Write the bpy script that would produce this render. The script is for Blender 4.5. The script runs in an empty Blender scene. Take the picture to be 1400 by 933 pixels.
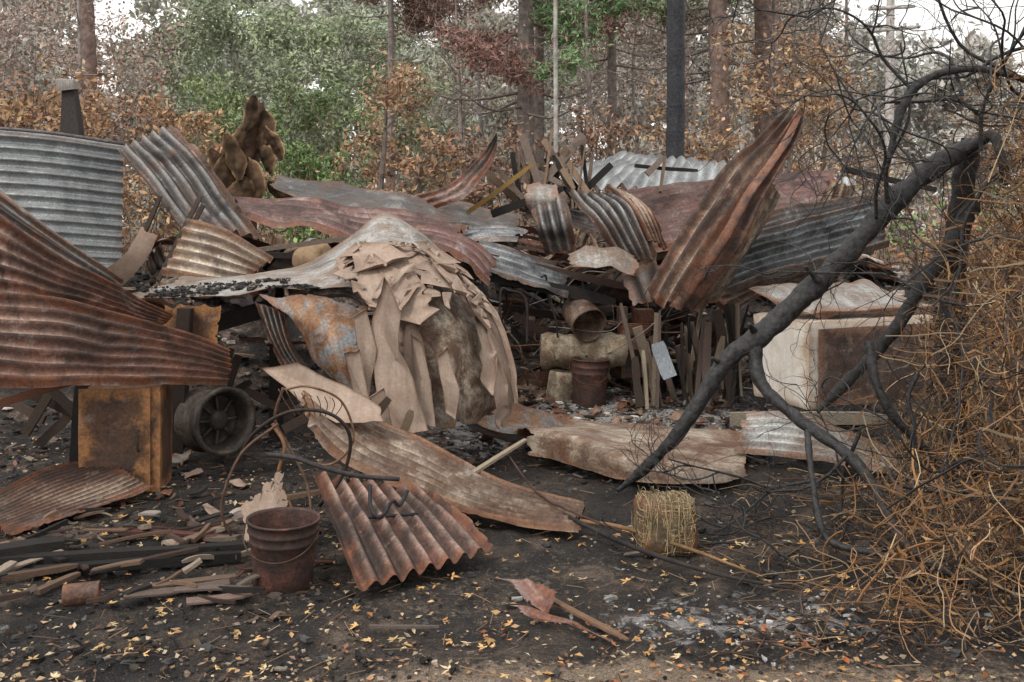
import bpy, math, numpy as np
from mathutils import Vector
R = np.random.default_rng(7)
scene = bpy.context.scene

# ------------------------------------------------------------------ noise
def _h(ix, iy, iz):
    n = (ix*374761393 + iy*668265263 + iz*1274126177) & 0x7fffffff
    n = ((n ^ (n >> 13)) * 1103515245 + 12345) & 0x7fffffff
    n = ((n ^ (n >> 15)) * 69069 + 1) & 0x7fffffff
    return n / 0x7fffffff
def vnoise(p):
    p = np.asarray(p, float); i = np.floor(p).astype(np.int64); f = p - i; f = f*f*(3-2*f)
    o = 0
    for a in (0, 1):
        for b in (0, 1):
            for c in (0, 1):
                w = (f[..., 0] if a else 1-f[..., 0])*(f[..., 1] if b else 1-f[..., 1])*(f[..., 2] if c else 1-f[..., 2])
                o = o + w*_h(i[..., 0]+a, i[..., 1]+b, i[..., 2]+c)
    return o
def fbm(p, oct=4):
    p = np.asarray(p, float); s = 0; a = .5; t = 0
    for k in range(oct):
        s = s + a*(vnoise(p*2**k + 17.3*k)-.5); t += a; a *= .5
    return s/t*2      # about -1..1
def sstep(a, b, x):
    t = np.clip((x-a)/(b-a), 0, 1); return t*t*(3-2*t)

# ------------------------------------------------------------------ builder
class B:
    def __init__(s): s.V = []; s.F = []; s.C = []; s.U = []; s.M = []; s.n = 0
    def add(s, V, F, col=None, uv=None, mi=0):
        V = np.asarray(V, float).reshape(-1, 3); F = np.asarray(F, int).reshape(-1, 4)
        if col is None: col = np.ones((len(V), 3))
        col = np.asarray(col, float)
        if col.ndim == 1: col = np.tile(col, (len(V), 1))
        if uv is None: uv = V[:, :2]
        s.V.append(V); s.F.append(F+s.n); s.C.append(col); s.U.append(uv); s.M.append(np.full(len(F), mi)); s.n += len(V)
    def build(s, name, mats, smooth=True, parent=None):
        V = np.concatenate(s.V); F = np.concatenate(s.F); C = np.concatenate(s.C); U = np.concatenate(s.U); M = np.concatenate(s.M)
        me = bpy.data.meshes.new(name)
        me.vertices.add(len(V)); me.vertices.foreach_set("co", V.ravel())
        me.loops.add(len(F)*4); me.polygons.add(len(F))
        me.loops.foreach_set("vertex_index", F.ravel().astype(np.int32))
        me.polygons.foreach_set("loop_start", np.arange(0, len(F)*4, 4, dtype=np.int32))
        me.polygons.foreach_set("material_index", M.astype(np.int32))
        me.polygons.foreach_set("use_smooth", np.full(len(F), smooth))
        me.update(calc_edges=True)
        a = me.attributes.new("Col", 'FLOAT_COLOR', 'POINT')
        a.data.foreach_set("color", np.c_[C, np.ones(len(C))].ravel())
        uvl = me.uv_layers.new(name="UVMap"); uvl.data.foreach_set("uv", U[F.ravel()].ravel())
        me.validate()
        for m in (mats if isinstance(mats, (list, tuple)) else [mats]): me.materials.append(m)
        ob = bpy.data.objects.new(name, me); scene.collection.objects.link(ob)
        if parent: ob.parent = parent
        return ob
def empty(name):
    e = bpy.data.objects.new(name, None); scene.collection.objects.link(e); return e
def gridF(nr, nc, wrap=False):
    c = nc if wrap else nc-1
    i, j = np.meshgrid(np.arange(nr-1), np.arange(c), indexing='ij')
    j2 = (j+1) % nc
    return np.stack([i*nc+j, i*nc+j2, (i+1)*nc+j2, (i+1)*nc+j], -1).reshape(-1, 4)

# ------------------------------------------------------------------ surface from stations
def _w(f): return [-.5*f+f*f-.5*f**3, 1-2.5*f*f+1.5*f**3, .5*f+2*f*f-1.5*f**3, -.5*f*f+.5*f**3]
def surf(P, t, s):
    P = np.asarray(P, float)
    P = np.concatenate([2*P[:1]-P[1:2], P, 2*P[-1:]-P[-2:-1]], 0)
    P = np.concatenate([2*P[:, :1]-P[:, 1:2], P, 2*P[:, -1:]-P[:, -2:-1]], 1)
    nr, nc = P.shape[0]-3, P.shape[1]-3
    T = np.clip(t, 0, 1)*nr; i = np.minimum(T.astype(int), nr-1); ft = T-i
    S = np.clip(s, 0, 1)*nc; j = np.minimum(S.astype(int), nc-1); fs = S-j
    wt = _w(ft); ws = _w(fs); o = 0
    for a in range(4):
        for b in range(4): o = o + (wt[a]*ws[b])[..., None]*P[i+a, j+b]
    return o
def folds(P, seed, f):
    # straight sharp creases, as in buckled plate
    rr = np.random.default_rng(int(seed)+5); o = 0
    for k in range(4):
        d = rr.normal(size=3); d /= np.linalg.norm(d)
        x = P @ d*f*rr.uniform(.5, 1.3)+rr.random()+.22*fbm(P*f*.5+k*7+seed, 2)
        o = o + (np.abs((x % 1)-.5)*2-.5)*(.7 if k < 2 else .35)
    return o
def sheet(name, st, ribs=0, amp=.012, mat=None, crumple=.02, tear=.02, nv=44, seed=None, bld=None, cs=2.2, mi=0):
    seed = R.integers(0, 9999) if seed is None else seed
    st = np.asarray(st, float)
    nu = int(max(22, ribs*8+1)) if ribs or nv < 50 else 70
    t, s = np.meshgrid(np.linspace(0, 1, nv), np.linspace(0, 1, nu), indexing='ij')
    def jag(x, k):
        q = np.stack([x*7, x*0+k+seed, x*0], -1)
        r = fbm(q, 5)*.5+.5
        bite = np.clip(fbm(q*2.1+31, 3)-.25, 0, 1)*2.2
        return tear*((r**1.5)*2+bite)
    t0 = jag(s, 1.); t1 = 1-jag(s, 2.); tt = t0+(t1-t0)*t
    s0 = jag(t, 3.)*.8; s1 = 1-jag(t, 4.)*.8; ss = s0+(s1-s0)*s
    P = surf(st, tt, ss)
    dt = np.gradient(P, axis=0); ds = np.gradient(P, axis=1)
    Nn = np.cross(dt, ds); Nn /= np.linalg.norm(Nn, axis=-1, keepdims=True)+1e-9
    L = np.linalg.norm(dt, axis=-1).sum(0).mean(); W = np.linalg.norm(ds, axis=-1).sum(1).mean()
    c = np.cos(2*np.pi*ribs*ss) if ribs else np.zeros_like(ss)
    d = amp*c*(.7+.6*vnoise(np.stack([tt*3, ss*3, tt*0+seed], -1)))
    if ribs: d = d + crumple*fbm(P*cs+seed, 2)+crumple*.25*folds(P, seed, cs*.8)
    else: d = d + crumple*.6*fbm(P*cs*.7+seed, 2) + crumple*.55*folds(P, seed, cs*1.0)
    P2 = P + Nn*d[..., None]
    edge = np.minimum(np.minimum(tt, 1-tt)*L, np.minimum(ss, 1-ss)*W)
    col = np.stack([c*.5+.5, np.clip(edge/.15, 0, 1), np.full_like(ss, (seed % 97)/97.)], -1)
    uv = np.stack([ss*W+seed*.37, tt*L+seed*.11], -1)
    F = gridF(nv, nu)
    b = bld or B(); b.add(P2.reshape(-1, 3), F, col.reshape(-1, 3), uv.reshape(-1, 2), mi)
    if bld is None: b.build(name, mat)
    return P2, Nn

# ------------------------------------------------------------------ tubes
def cr(pts, n):
    pts = np.asarray(pts, float)
    if len(pts) == 2: return pts[0]+(pts[1]-pts[0])*np.linspace(0, 1, n)[:, None]
    P = np.concatenate([2*pts[:1]-pts[1:2], pts, 2*pts[-1:]-pts[-2:-1]])
    T = np.linspace(0, 1, n)*(len(pts)-1); i = np.minimum(T.astype(int), len(pts)-2); f = T-i
    return sum(w[:, None]*P[i+a] for a, w in enumerate(_w(f)))
def tube(b, pts, rad, k=6, n=None, rough=0., col=None, mi=0, section=None, caps=True, up=None):
    pts = np.asarray(pts, float); n = n or max(2, (len(pts)-1)*4+1)
    p = cr(pts, n)
    rad = np.atleast_1d(np.asarray(rad, float))
    r = np.interp(np.linspace(0, 1, n), np.linspace(0, 1, len(rad)), rad) if len(rad) > 1 else np.full(n, rad[0])
    if caps:
        p = np.concatenate([p[:1], p, p[-1:]]); r = np.concatenate([[1e-4], r, [1e-4]])
    tg = np.gradient(p, axis=0)
    if caps: tg[0] = tg[1] = p[2]-p[1]; tg[-1] = tg[-2] = p[-2]-p[-3]
    tg /= np.linalg.norm(tg, axis=1, keepdims=True)+1e-9
    m = p[-1]-p[0]
    ref = np.eye(3)[np.argmin(np.abs(m))] if up is None else np.asarray(up, float)
    x = np.cross(tg, ref); x /= np.linalg.norm(x, axis=1, keepdims=True)+1e-9
    y = np.cross(x, tg)
    if section is None:
        a = np.arange(k)*2*np.pi/k; sec = np.c_[np.cos(a), np.sin(a)]
    else: sec = np.asarray(section, float); k = len(sec)
    rr = np.repeat(r[:, None], k, 1)
    V = p[:, None]+rr[..., None]*(sec[None, :, :1]*x[:, None]+sec[None, :, 1:]*y[:, None])
    if rough: V = V + (V-p[:, None])*(fbm(V*9, 3)*rough*2.2)[..., None]+fbm(V*2.3, 2)[..., None]*rough*.03
    al = np.linspace(0, 1, len(p))[:, None]*np.linalg.norm(m)+np.zeros(k)
    U = np.stack([np.arange(k)/k*.3+np.zeros((len(p), 1)), al], -1).reshape(-1, 2)
    b.add(V.reshape(-1, 3), gridF(len(p), k, True)[:, ::-1], col, U, mi)
def plank(b, p0, p1, w, t, col=None, mi=0, up=None, rough=.06):
    q = [[-w/2, -t/2], [0, -t/2*1.02], [w/2, -t/2], [w/2, t/2], [0, t/2*1.02], [-w/2, t/2]]
    p0 = np.asarray(p0, float); p1 = np.asarray(p1, float)
    mid = (p0+p1)/2+R.normal(0, .006, 3)
    tube(b, [p0, mid, p1], [1.]*6+[R.uniform(.5, 1)], section=q, rough=rough, col=col, mi=mi, up=up, n=14)
def lathe(b, prof, c, axis=(0, 0, 1), k=40, dent=.0, col=None, mi=0):
    ax = Vector(axis).normalized(); q = Vector((0, 0, 1)).rotation_difference(ax).to_matrix()
    a = np.arange(k)*2*np.pi/k; prof = np.asarray(prof, float)
    V = np.stack([prof[:, :1]*np.cos(a), prof[:, :1]*np.sin(a), prof[:, 1:]+0*a], -1)
    if dent: V = V*(1+dent*fbm(V*7+c[0]*9, 2)[..., None]*np.array([1, 1, .2]))
    V = V.reshape(-1, 3) @ np.array(q).T + np.array(c)
    b.add(V, gridF(len(prof), k, True), col, None, mi)

# ------------------------------------------------------------------ materials
def nm(name):
    m = bpy.data.materials.new(name); m.use_nodes = True; nt = m.node_tree
    return m, nt, nt.nodes["Principled BSDF"]
def c4(c): return (c[0], c[1], c[2], 1)
def att(nt):
    at = nt.nodes.new('ShaderNodeAttribute'); at.attribute_name = "Col"; return at
def ramp(nt, fac, stops):
    n = nt.nodes.new('ShaderNodeValToRGB'); nt.links.new(fac, n.inputs[0]); e = n.color_ramp.elements
    while len(e) < len(stops): e.new(.5)
    for i, (p, c) in enumerate(stops):
        e[i].position = p; e[i].color = c4(c) if not isinstance(c, (int, float)) else (c, c, c, 1)
    return n.outputs[0]
def mix(nt, f, a, b, mode='MIX'):
    n = nt.nodes.new('ShaderNodeMixRGB'); n.blend_type = mode
    for i, v in enumerate((f, a, b)):
        if isinstance(v, bpy.types.NodeSocket): nt.links.new(v, n.inputs[i])
        else: n.inputs[i].default_value = v if i == 0 else c4(v)
    return n.outputs[0]
def mth(nt, op, a, b=0.):
    n = nt.nodes.new('ShaderNodeMath'); n.operation = op
    for i, v in enumerate((a, b)):
        if isinstance(v, bpy.types.NodeSocket): nt.links.new(v, n.inputs[i])
        else: n.inputs[i].default_value = v
    return n.outputs[0]
def noise(nt, vec, sc, det=5, ro=.6, dist=0.):
    n = nt.nodes.new('ShaderNodeTexNoise'); nt.links.new(vec, n.inputs['Vector'])
    n.inputs['Scale'].default_value = sc; n.inputs['Detail'].default_value = det
    n.inputs['Roughness'].default_value = ro; n.inputs['Distortion'].default_value = dist
    return n.outputs['Fac']
def bump(nt, bs, h, st=.4, d=.01):
    n = nt.nodes.new('ShaderNodeBump'); n.inputs['Strength'].default_value = st; n.inputs['Distance'].default_value = d
    nt.links.new(h, n.inputs['Height']); nt.links.new(n.outputs[0], bs.inputs['Normal'])

def iron(name, A, Bc, C, crest=(.3, .22, .18), dark=(.03, .02, .016), s1=2.2, valley=.6, crestm=.35, edgem=.8, edgec=(.17, .06, .025), rough=.55, metal=.15, streak=.55, spots=.6, w=.12, grain=1., soot=.75):
    m, nt, bs = nm(name)
    tc = nt.nodes.new('ShaderNodeTexCoord'); ob = tc.outputs['Object']
    n1 = noise(nt, ob, s1, 6, .66, .6)
    base = ramp(nt, n1, [(.49-w, A), (.5, Bc), (.5+w, C)])
    at = att(nt); sp = nt.nodes.new('ShaderNodeSeparateColor'); nt.links.new(at.outputs['Color'], sp.inputs[0])
    mp = nt.nodes.new('ShaderNodeMapping'); nt.links.new(tc.outputs['UV'], mp.inputs[0]); mp.inputs['Scale'].default_value = (16, 1.3, 1)
    n2 = noise(nt, mp.outputs[0], 1., 5, .68)
    n4 = noise(nt, ob, 7., 6, .7, .3)
    base = mix(nt, mth(nt, 'MULTIPLY', ramp(nt, n2, [(.45, 0.), (.64, 1.)]), streak), base, dark)
    base = mix(nt, mth(nt, 'MULTIPLY', ramp(nt, n4, [(.52, 0.), (.57, 1.)]), spots), base, C)
    base = mix(nt, mth(nt, 'MULTIPLY', ramp(nt, n4, [(.36, 1.), (.42, 0.)]), spots*.7), base, crest)
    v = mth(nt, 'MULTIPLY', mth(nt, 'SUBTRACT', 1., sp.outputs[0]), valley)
    base = mix(nt, mth(nt, 'MULTIPLY', v, ramp(nt, n4, [(.15, .15), (.5, 1.)])), base, dark)  # rib valleys: dirt plus occlusion shade painted into the base colour
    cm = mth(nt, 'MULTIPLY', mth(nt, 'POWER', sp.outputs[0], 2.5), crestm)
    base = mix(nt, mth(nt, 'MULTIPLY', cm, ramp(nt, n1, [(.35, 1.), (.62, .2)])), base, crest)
    e = mth(nt, 'ADD', sp.outputs[1], mth(nt, 'MULTIPLY', mth(nt, 'SUBTRACT', n4, .5), 2.6))
    base = mix(nt, mth(nt, 'MULTIPLY', ramp(nt, e, [(.1, 1.), (.6, 0.)]), edgem), base, edgec)
    n5 = noise(nt, ob, 1.35, 5, .72, .8)
    base = mix(nt, mth(nt, 'MULTIPLY', ramp(nt, n5, [(.53, 0.), (.62, 1.)]), soot), base, (dark[0]*.8, dark[1]*.85, dark[2]*.9))
    base = mix(nt, mth(nt, 'MULTIPLY', ramp(nt, n5, [(.32, 1.), (.42, 0.)]), soot*.5), base, (.46, .44, .42))
    n3 = noise(nt, ob, 60, 4, .7)
    base = mix(nt, 1., base, ramp(nt, n3, [(.3, 1-.45*grain), (.7, 1+.4*grain)]), 'MULTIPLY')
    nt.links.new(base, bs.inputs['Base Color'])
    nt.links.new(ramp(nt, n4, [(.3, rough-.16), (.7, rough+.25)]), bs.inputs['Roughness'])
    bs.inputs['Metallic'].default_value = metal
    bump(nt, bs, mth(nt, 'ADD', n3, mth(nt, 'MULTIPLY', n4, 1.2)), .45*grain+.05, .006)
    return m
def vcmat(name, sc=18., rough=.85, lo=.5, hi=1.4, bstr=.5, stretch=None, metal=0., det=4):
    m, nt, bs = nm(name)
    tc = nt.nodes.new('ShaderNodeTexCoord'); vec = tc.outputs['Object']
    if stretch:
        mp = nt.nodes.new('ShaderNodeMapping'); nt.links.new(tc.outputs['UV'], mp.inputs[0]); mp.inputs['Scale'].default_value = stretch; vec = mp.outputs[0]
    at = att(nt)
    if det:
        n = noise(nt, vec, sc, det, .7)
        c = mix(nt, 1., at.outputs['Color'], ramp(nt, n, [(.3, lo), (.7, hi)]), 'MULTIPLY')
    else: c = at.outputs['Color']
    nt.links.new(c, bs.inputs['Base Color']); bs.inputs['Roughness'].default_value = rough; bs.inputs['Metallic'].default_value = metal
    bs.inputs['Specular IOR Level'].default_value = .25
    if bstr and det: bump(nt, bs, n, bstr, .01)
    return m
RUST = iron("rusted_iron", (.29, .12, .075), (.16, .062, .04), (.055, .028, .022), crest=(.54, .40, .33), crestm=.8, valley=.7)
RUSTP = iron("rusted_iron_pale", (.40, .30, .22), (.22, .09, .052), (.08, .035, .025), crest=(.58, .48, .37), crestm=.65, valley=.9, soot=.4)
GALV = iron("galvanised_iron", (.40, .43, .44), (.47, .50, .51), (.28, .30, .31), crest=(.64, .66, .66), edgec=(.2, .12, .08), edgem=.4, metal=.3, rough=.4, streak=.25, valley=.75, dark=(.1, .1, .1), spots=.25, soot=.35)
PALE = iron("pale_burnt_iron", (.52, .54, .54), (.40, .38, .35), (.24, .17, .12), crest=(.64, .65, .64), edgec=(.2, .09, .04), dark=(.09, .065, .05), metal=.15, streak=.55, valley=.6, w=.10, soot=.65, rough=.45)
CREAM = iron("cream_burnt_iron", (.58, .50, .40), (.45, .34, .24), (.18, .08, .04), crest=(.70, .63, .53), edgec=(.2, .085, .035), dark=(.08, .045, .03), metal=.1, streak=.7, valley=.95, crestm=.55, w=.07, s1=1.8, soot=.6)
CHAR = iron("charred_iron", (.055, .05, .05), (.11, .10, .095), (.14, .08, .055), crest=(.42, .41, .40), edgec=(.17, .09, .055), dark=(.015, .014, .014), crestm=.65, metal=.3, rough=.42, spots=.4)
BLUEG = iron("blackened_zinc", (.17, .18, .195), (.28, .30, .315), (.07, .07, .072), crest=(.5, .52, .54), edgec=(.15, .09, .06), dark=(.03, .03, .03), metal=.3, rough=.4, crestm=.65, spots=.4)
REDB = iron("red_brown_roofing", (.25, .12, .10), (.18, .082, .072), (.30, .22, .19), crest=(.46, .34, .31), dark=(.05, .025, .022), streak=.45, spots=.5, crestm=.5, valley=.75)
ORNG = iron("orange_rust_plate", (.26, .115, .045), (.38, .20, .09), (.30, .33, .35), crest=(.13, .06, .035), edgec=(.14, .06, .03), dark=(.05, .03, .02), s1=3., streak=.5, w=.07, soot=.5)
CAB = iron("scorched_cabinet_steel", (.06, .035, .028), (.13, .065, .04), (.22, .11, .055), crest=(.34, .2, .11), edgec=(.38, .18, .07), dark=(.035, .024, .018), s1=3.2, streak=.5, edgem=1., spots=.35, soot=.55)
TAN = iron("tan_scorched_plate", (.44, .335, .265), (.47, .36, .285), (.36, .26, .20), crest=(.53, .43, .355), edgec=(.22, .13, .085), dark=(.16, .11, .08), streak=.35, metal=0, rough=.65, edgem=.4, spots=.22, grain=.4, soot=.35)
CRACK = iron("flaking_paint_plate", (.50, .43, .34), (.34, .25, .17), (.14, .075, .045), crest=(.62, .57, .5), edgec=(.25, .14, .07), dark=(.06, .04, .03), s1=5., streak=.7, metal=0, rough=.7, w=.06, soot=.6)
WHITE = iron("white_enamel", (.80, .80, .77), (.76, .75, .71), (.62, .57, .48), crest=(.8, .8, .78), edgec=(.34, .2, .1), dark=(.45, .37, .29), metal=0, streak=.35, rough=.4, spots=.2, edgem=.6, soot=.25, grain=.3)
BKT = iron("bucket_rust", (.16, .065, .045), (.10, .045, .034), (.045, .026, .022), crest=(.22, .12, .09), edgec=(.1, .05, .03), dark=(.03, .02, .017), s1=7, spots=.5, streak=.3, edgem=0, crestm=.1, soot=.3)
DRM = iron("drum_dark_rust", (.16, .125, .10), (.10, .08, .065), (.06, .045, .038), crest=(.28, .22, .17), dark=(.02, .016, .014), s1=7, spots=.5, streak=.3, edgem=0, soot=.3)
VC = vcmat("debris_mixed", 18)
WOOD = vcmat("burnt_timber", 6, stretch=(60, 5, 1), lo=.35, hi=1.5, bstr=.8)
BARK = vcmat("charred_bark", 30, rough=.5, lo=.4, hi=2.2, bstr=1.)
LEAF = vcmat("leaf", rough=.7, det=0)
TBARK = vcmat("tree_bark", 8, lo=.5, hi=1.5, bstr=.3, det=3)
VINE = vcmat("dry_vine", det=0)
STEELV = vcmat("old_steel", 25, rough=.6, lo=.5, hi=1.5, metal=.2)
NEUT = (.45, 1., .0)

# ------------------------------------------------------------------ heap + ground height
def hg(x, y):
    p = np.stack([x, y, 0*x], -1)
    near = np.exp(-((y-6)/9)**2)
    return (.06*fbm(p*.9, 4)+.035*fbm(p*4, 3)+.02*fbm(p*15, 3))*near
def hm(x, y):
    y0 = 7.9+1.7*sstep(-.9, .1, x)-.5*sstep(2.0, 3.0, x)
    h = sstep(0, 1.9, y-y0)*(1.12-.15*sstep(.5, 3, x))*(1-.55*sstep(12.5, 15, y))
    h = h*sstep(-9, -6, x)*(1-sstep(6, 8, x))
    p = np.stack([x, y, 0*x], -1)
    return h*(1+.28*fbm(p*1.7, 4))+.05*fbm(p*7, 3)*sstep(0, .5, h)-.06
xs = np.concatenate([-np.geomspace(400, 6.2, 26), np.arange(-6, 6, .03), np.geomspace(6.2, 400, 26)])
ys = np.concatenate([-np.geomspace(200, 2, 10)+2, np.arange(2.4, 12, .03), np.geomspace(12.2, 600, 30)])
Y, X = np.meshgrid(ys, xs, indexing='ij'); Z = hg(X, Y)
p = np.stack([X, Y, 0*X], -1)
def blob(x0, y0, rx, ry): return np.exp(-((X-x0)/rx)**2-((Y-y0)/ry)**2)
ash = np.clip(blob(1.0, 4.1, .5, .2)*1.1+blob(.4, 7.9, 1.1, 1.1)*.95+blob(1.3, 8.3, 1, .8)*.9+blob(-1.8, 3.9, .8, .3)*.35+.75*fbm(p*1.8+9, 4)-.08, 0, 1)
sand = np.clip(blob(.5, 3.5, 1.0, .2)*1.6+blob(-1., 3.5, .8, .2)*.5+.8*fbm(p*.9+40, 4)-.05, 0, 1)
far = sstep(13, 20, Y)
b = B(); b.add(np.stack([X, Y, Z], -1).reshape(-1, 3), gridF(len(ys), len(xs)), np.stack([ash, sand, far], -1).reshape(-1, 3))
m, nt, bs = nm("scorched_earth")
tc = nt.nodes.new('ShaderNodeTexCoord'); ob = tc.outputs['Object']
at = att(nt); sp = nt.nodes.new('ShaderNodeSeparateColor'); nt.links.new(at.outputs['Color'], sp.inputs[0])
n1 = noise(nt, ob, 2.5, 8, .72, .4); n2 = noise(nt, ob, 28, 6, .75); n3 = noise(nt, ob, 110, 3, .7); n6 = noise(nt, ob, 9, 6, .7, .5)
c = ramp(nt, n1, [(.38, (.012, .011, .011)), (.48, (.03, .025, .022)), (.56, (.085, .062, .047)), (.64, (.18, .135, .105))])
c = mix(nt, ramp(nt, n6, [(.5, 0.), (.6, .75)]), c, (.012, .011, .011))
c = mix(nt, ramp(nt, mth(nt, 'ADD', sp.outputs[1], mth(nt, 'MULTIPLY', mth(nt, 'SUBTRACT', n2, .5), 2.4)), [(.35, 0.), (.9, .85)]), c, (.38, .29, .21))
c = mix(nt, ramp(nt, mth(nt, 'ADD', sp.outputs[0], mth(nt, 'MULTIPLY', mth(nt, 'SUBTRACT', n6, .5), 3.2)), [(.5, 0.), (.95, .9)]), c, (.46, .45, .45))
c = mix(nt, ramp(nt, n3, [(.6, 0.), (.7, .5)]), c, (.26, .17, .12))
c = mix(nt, sp.outputs[2], c, (.12, .08, .045))
c = mix(nt, 1., c, ramp(nt, n3, [(.3, .4), (.65, 1.5)]), 'MULTIPLY')
nt.links.new(c, bs.inputs['Base Color']); bs.inputs['Roughness'].default_value = .85
bump(nt, bs, mth(nt, 'ADD', n2, mth(nt, 'ADD', mth(nt, 'MULTIPLY', n3, .6), mth(nt, 'MULTIPLY', n6, 1.5))), 1., .04)
b.build("ground", m)
xs = np.arange(-7, 8, .05); ys = np.arange(7.8, 15.5, .05)
Y, X = np.meshgrid(ys, xs, indexing='ij')
m, nt, bs = nm("charred_rubble")
tc = nt.nodes.new('ShaderNodeTexCoord'); ob = tc.outputs['Object']
n1 = noise(nt, ob, 4, 7, .75, .4); n3 = noise(nt, ob, 50, 4, .7)
c = ramp(nt, n1, [(.35, (.014, .013, .013)), (.5, (.04, .034, .03)), (.58, (.13, .09, .07)), (.68, (.32, .29, .26))])
c = mix(nt, 1., c, ramp(nt, n3, [(.3, .4), (.65, 1.5)]), 'MULTIPLY')
nt.links.new(c, bs.inputs['Base Color']); bs.inputs['Roughness'].default_value = .9
bump(nt, bs, mth(nt, 'ADD', n1, n3), 1., .04)
b = B(); b.add(np.stack([X, Y, hm(X, Y)], -1).reshape(-1, 3), gridF(len(ys), len(xs))); b.build("rubble_heap", m)

# ------------------------------------------------------------------ left side sheets
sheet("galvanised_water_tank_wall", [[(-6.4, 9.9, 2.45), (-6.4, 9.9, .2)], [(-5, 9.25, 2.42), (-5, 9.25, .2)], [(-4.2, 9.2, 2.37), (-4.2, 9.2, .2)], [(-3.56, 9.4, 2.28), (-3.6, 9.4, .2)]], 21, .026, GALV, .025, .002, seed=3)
b = B(); tube(b, [(-6.4, 9.88, 2.46), (-5, 9.23, 2.43), (-4.2, 9.18, 2.38), (-3.56, 9.38, 2.29)], .018, 6, col=(.13, .12, .12)); b.build("tank_rim_pipe", STEELV)
b = B(); plank(b, (-4.14, 10, 0), (-4.32, 10, 2.9), .18, .15, (.06, .05, .048), up=(0, 1, 0)); plank(b, (-4.325, 9.99, 2.86), (-4.33, 9.99, 2.95), .17, .16, (.34, .31, .29), up=(0, 1, 0)); b.build("charred_post", WOOD, False)
sheet("corrugated_iron_sheet", [[(-3.50, 9.0, 2.2), (-3.18, 9.5, 2.48)], [(-3.15, 8.7, 1.93), (-2.78, 9.2, 2.16)], [(-2.72, 8.5, 1.5), (-2.16, 9.0, 1.42)]], 6, .03, CHAR, .05, .03, seed=11)
sheet("corrugated_iron_sheet", [[(-2.64, 8.3, 1.63), (-2.74, 7.95, 1.17)], [(-2.25, 8.3, 1.51), (-2.42, 7.9, 1.12)], [(-1.9, 8.3, 1.28), (-2.12, 8.0, 1.1)]], 6, .024, CREAM, .04, .03, seed=12)
sheet("corrugated_iron_sheet", [[(-3.69, 6.8, 2.03), (-3.69, 6.7, 1.75)], [(-3.01, 6.8, 1.51), (-3.01, 6.7, 1.34)], [(-2.6, 6.9, 1.19), (-2.62, 6.8, 1.1)]], 3, .02, CHAR, .02, .02, seed=15)
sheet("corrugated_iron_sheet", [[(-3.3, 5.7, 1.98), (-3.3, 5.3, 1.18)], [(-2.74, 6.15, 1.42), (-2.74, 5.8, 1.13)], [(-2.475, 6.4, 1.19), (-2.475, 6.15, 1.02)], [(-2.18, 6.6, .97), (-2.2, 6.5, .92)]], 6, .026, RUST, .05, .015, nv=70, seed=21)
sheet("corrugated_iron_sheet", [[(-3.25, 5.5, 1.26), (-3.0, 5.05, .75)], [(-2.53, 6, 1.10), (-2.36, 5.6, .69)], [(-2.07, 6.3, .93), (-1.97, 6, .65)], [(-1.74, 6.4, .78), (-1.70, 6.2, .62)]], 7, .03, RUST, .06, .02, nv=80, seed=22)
sheet("metal_flashing", [[(-2.53, 7, 1.56), (-2.41, 7, 1.5)], [(-2.62, 6.9, 1.36), (-2.5, 7, 1.32)], [(-2.78, 6.85, 1.24), (-2.66, 6.95, 1.12)]], 0, 0, TAN, .03, .05, seed=4)
sheet("shed_wall_panel", [[(-2.38, 6.95, 1.03), (-1.95, 6.9, 1.04)], [(-2.38, 7.0, .5), (-2.02, 6.95, .55)]], 0, 0, CAB, .02, .06, seed=5)
b = B()
plank(b, (-3.3, 6.0, .42), (-2.42, 6.05, .70), .05, .03, (.16, .07, .04)); plank(b, (-2.75, 6.5, 0), (-2.7, 6.5, .75), .09, .09, (.02, .018, .017))
plank(b, (-2.25, 6.9, 0), (-2.2, 6.9, 1.0), .09, .09, (.05, .035, .028)); plank(b, (-1.75, 7.6, 0), (-1.72, 7.6, 1.1), .09, .09, (.03, .025, .02))
plank(b, (-3.0, 7.3, .65), (-1.6, 7.3, 1.0), .12, .06, (.03, .025, .022))
for i in range(26):
    x = R.uniform(-3.4, -1.2); y = R.uniform(6.9, 7.8); L = R.uniform(.3, .9); a = R.uniform(-1, 1)
    plank(b, (x, y, R.uniform(.0, .3)), (x+L*math.sin(a), y+.1, .1+L*math.cos(a)*.7), .06, .025, np.array([.05, .035, .028])*R.uniform(.5, 2.2))
b.build("shed_framing", WOOD, False)
b = B()
for q in [((-2.9, 8.4, 1.1), (-2.55, 8.4, 1.8)), ((-2.75, 8.5, 1.3), (-2.5, 8.3, 1.72)), ((-3.3, 8.8, 1.2), (-2.95, 8.6, 1.8))]:
    plank(b, q[0], q[1], .035, .03, (.12, .095, .08))
b.build("broken_stake", WOOD, False)

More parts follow.
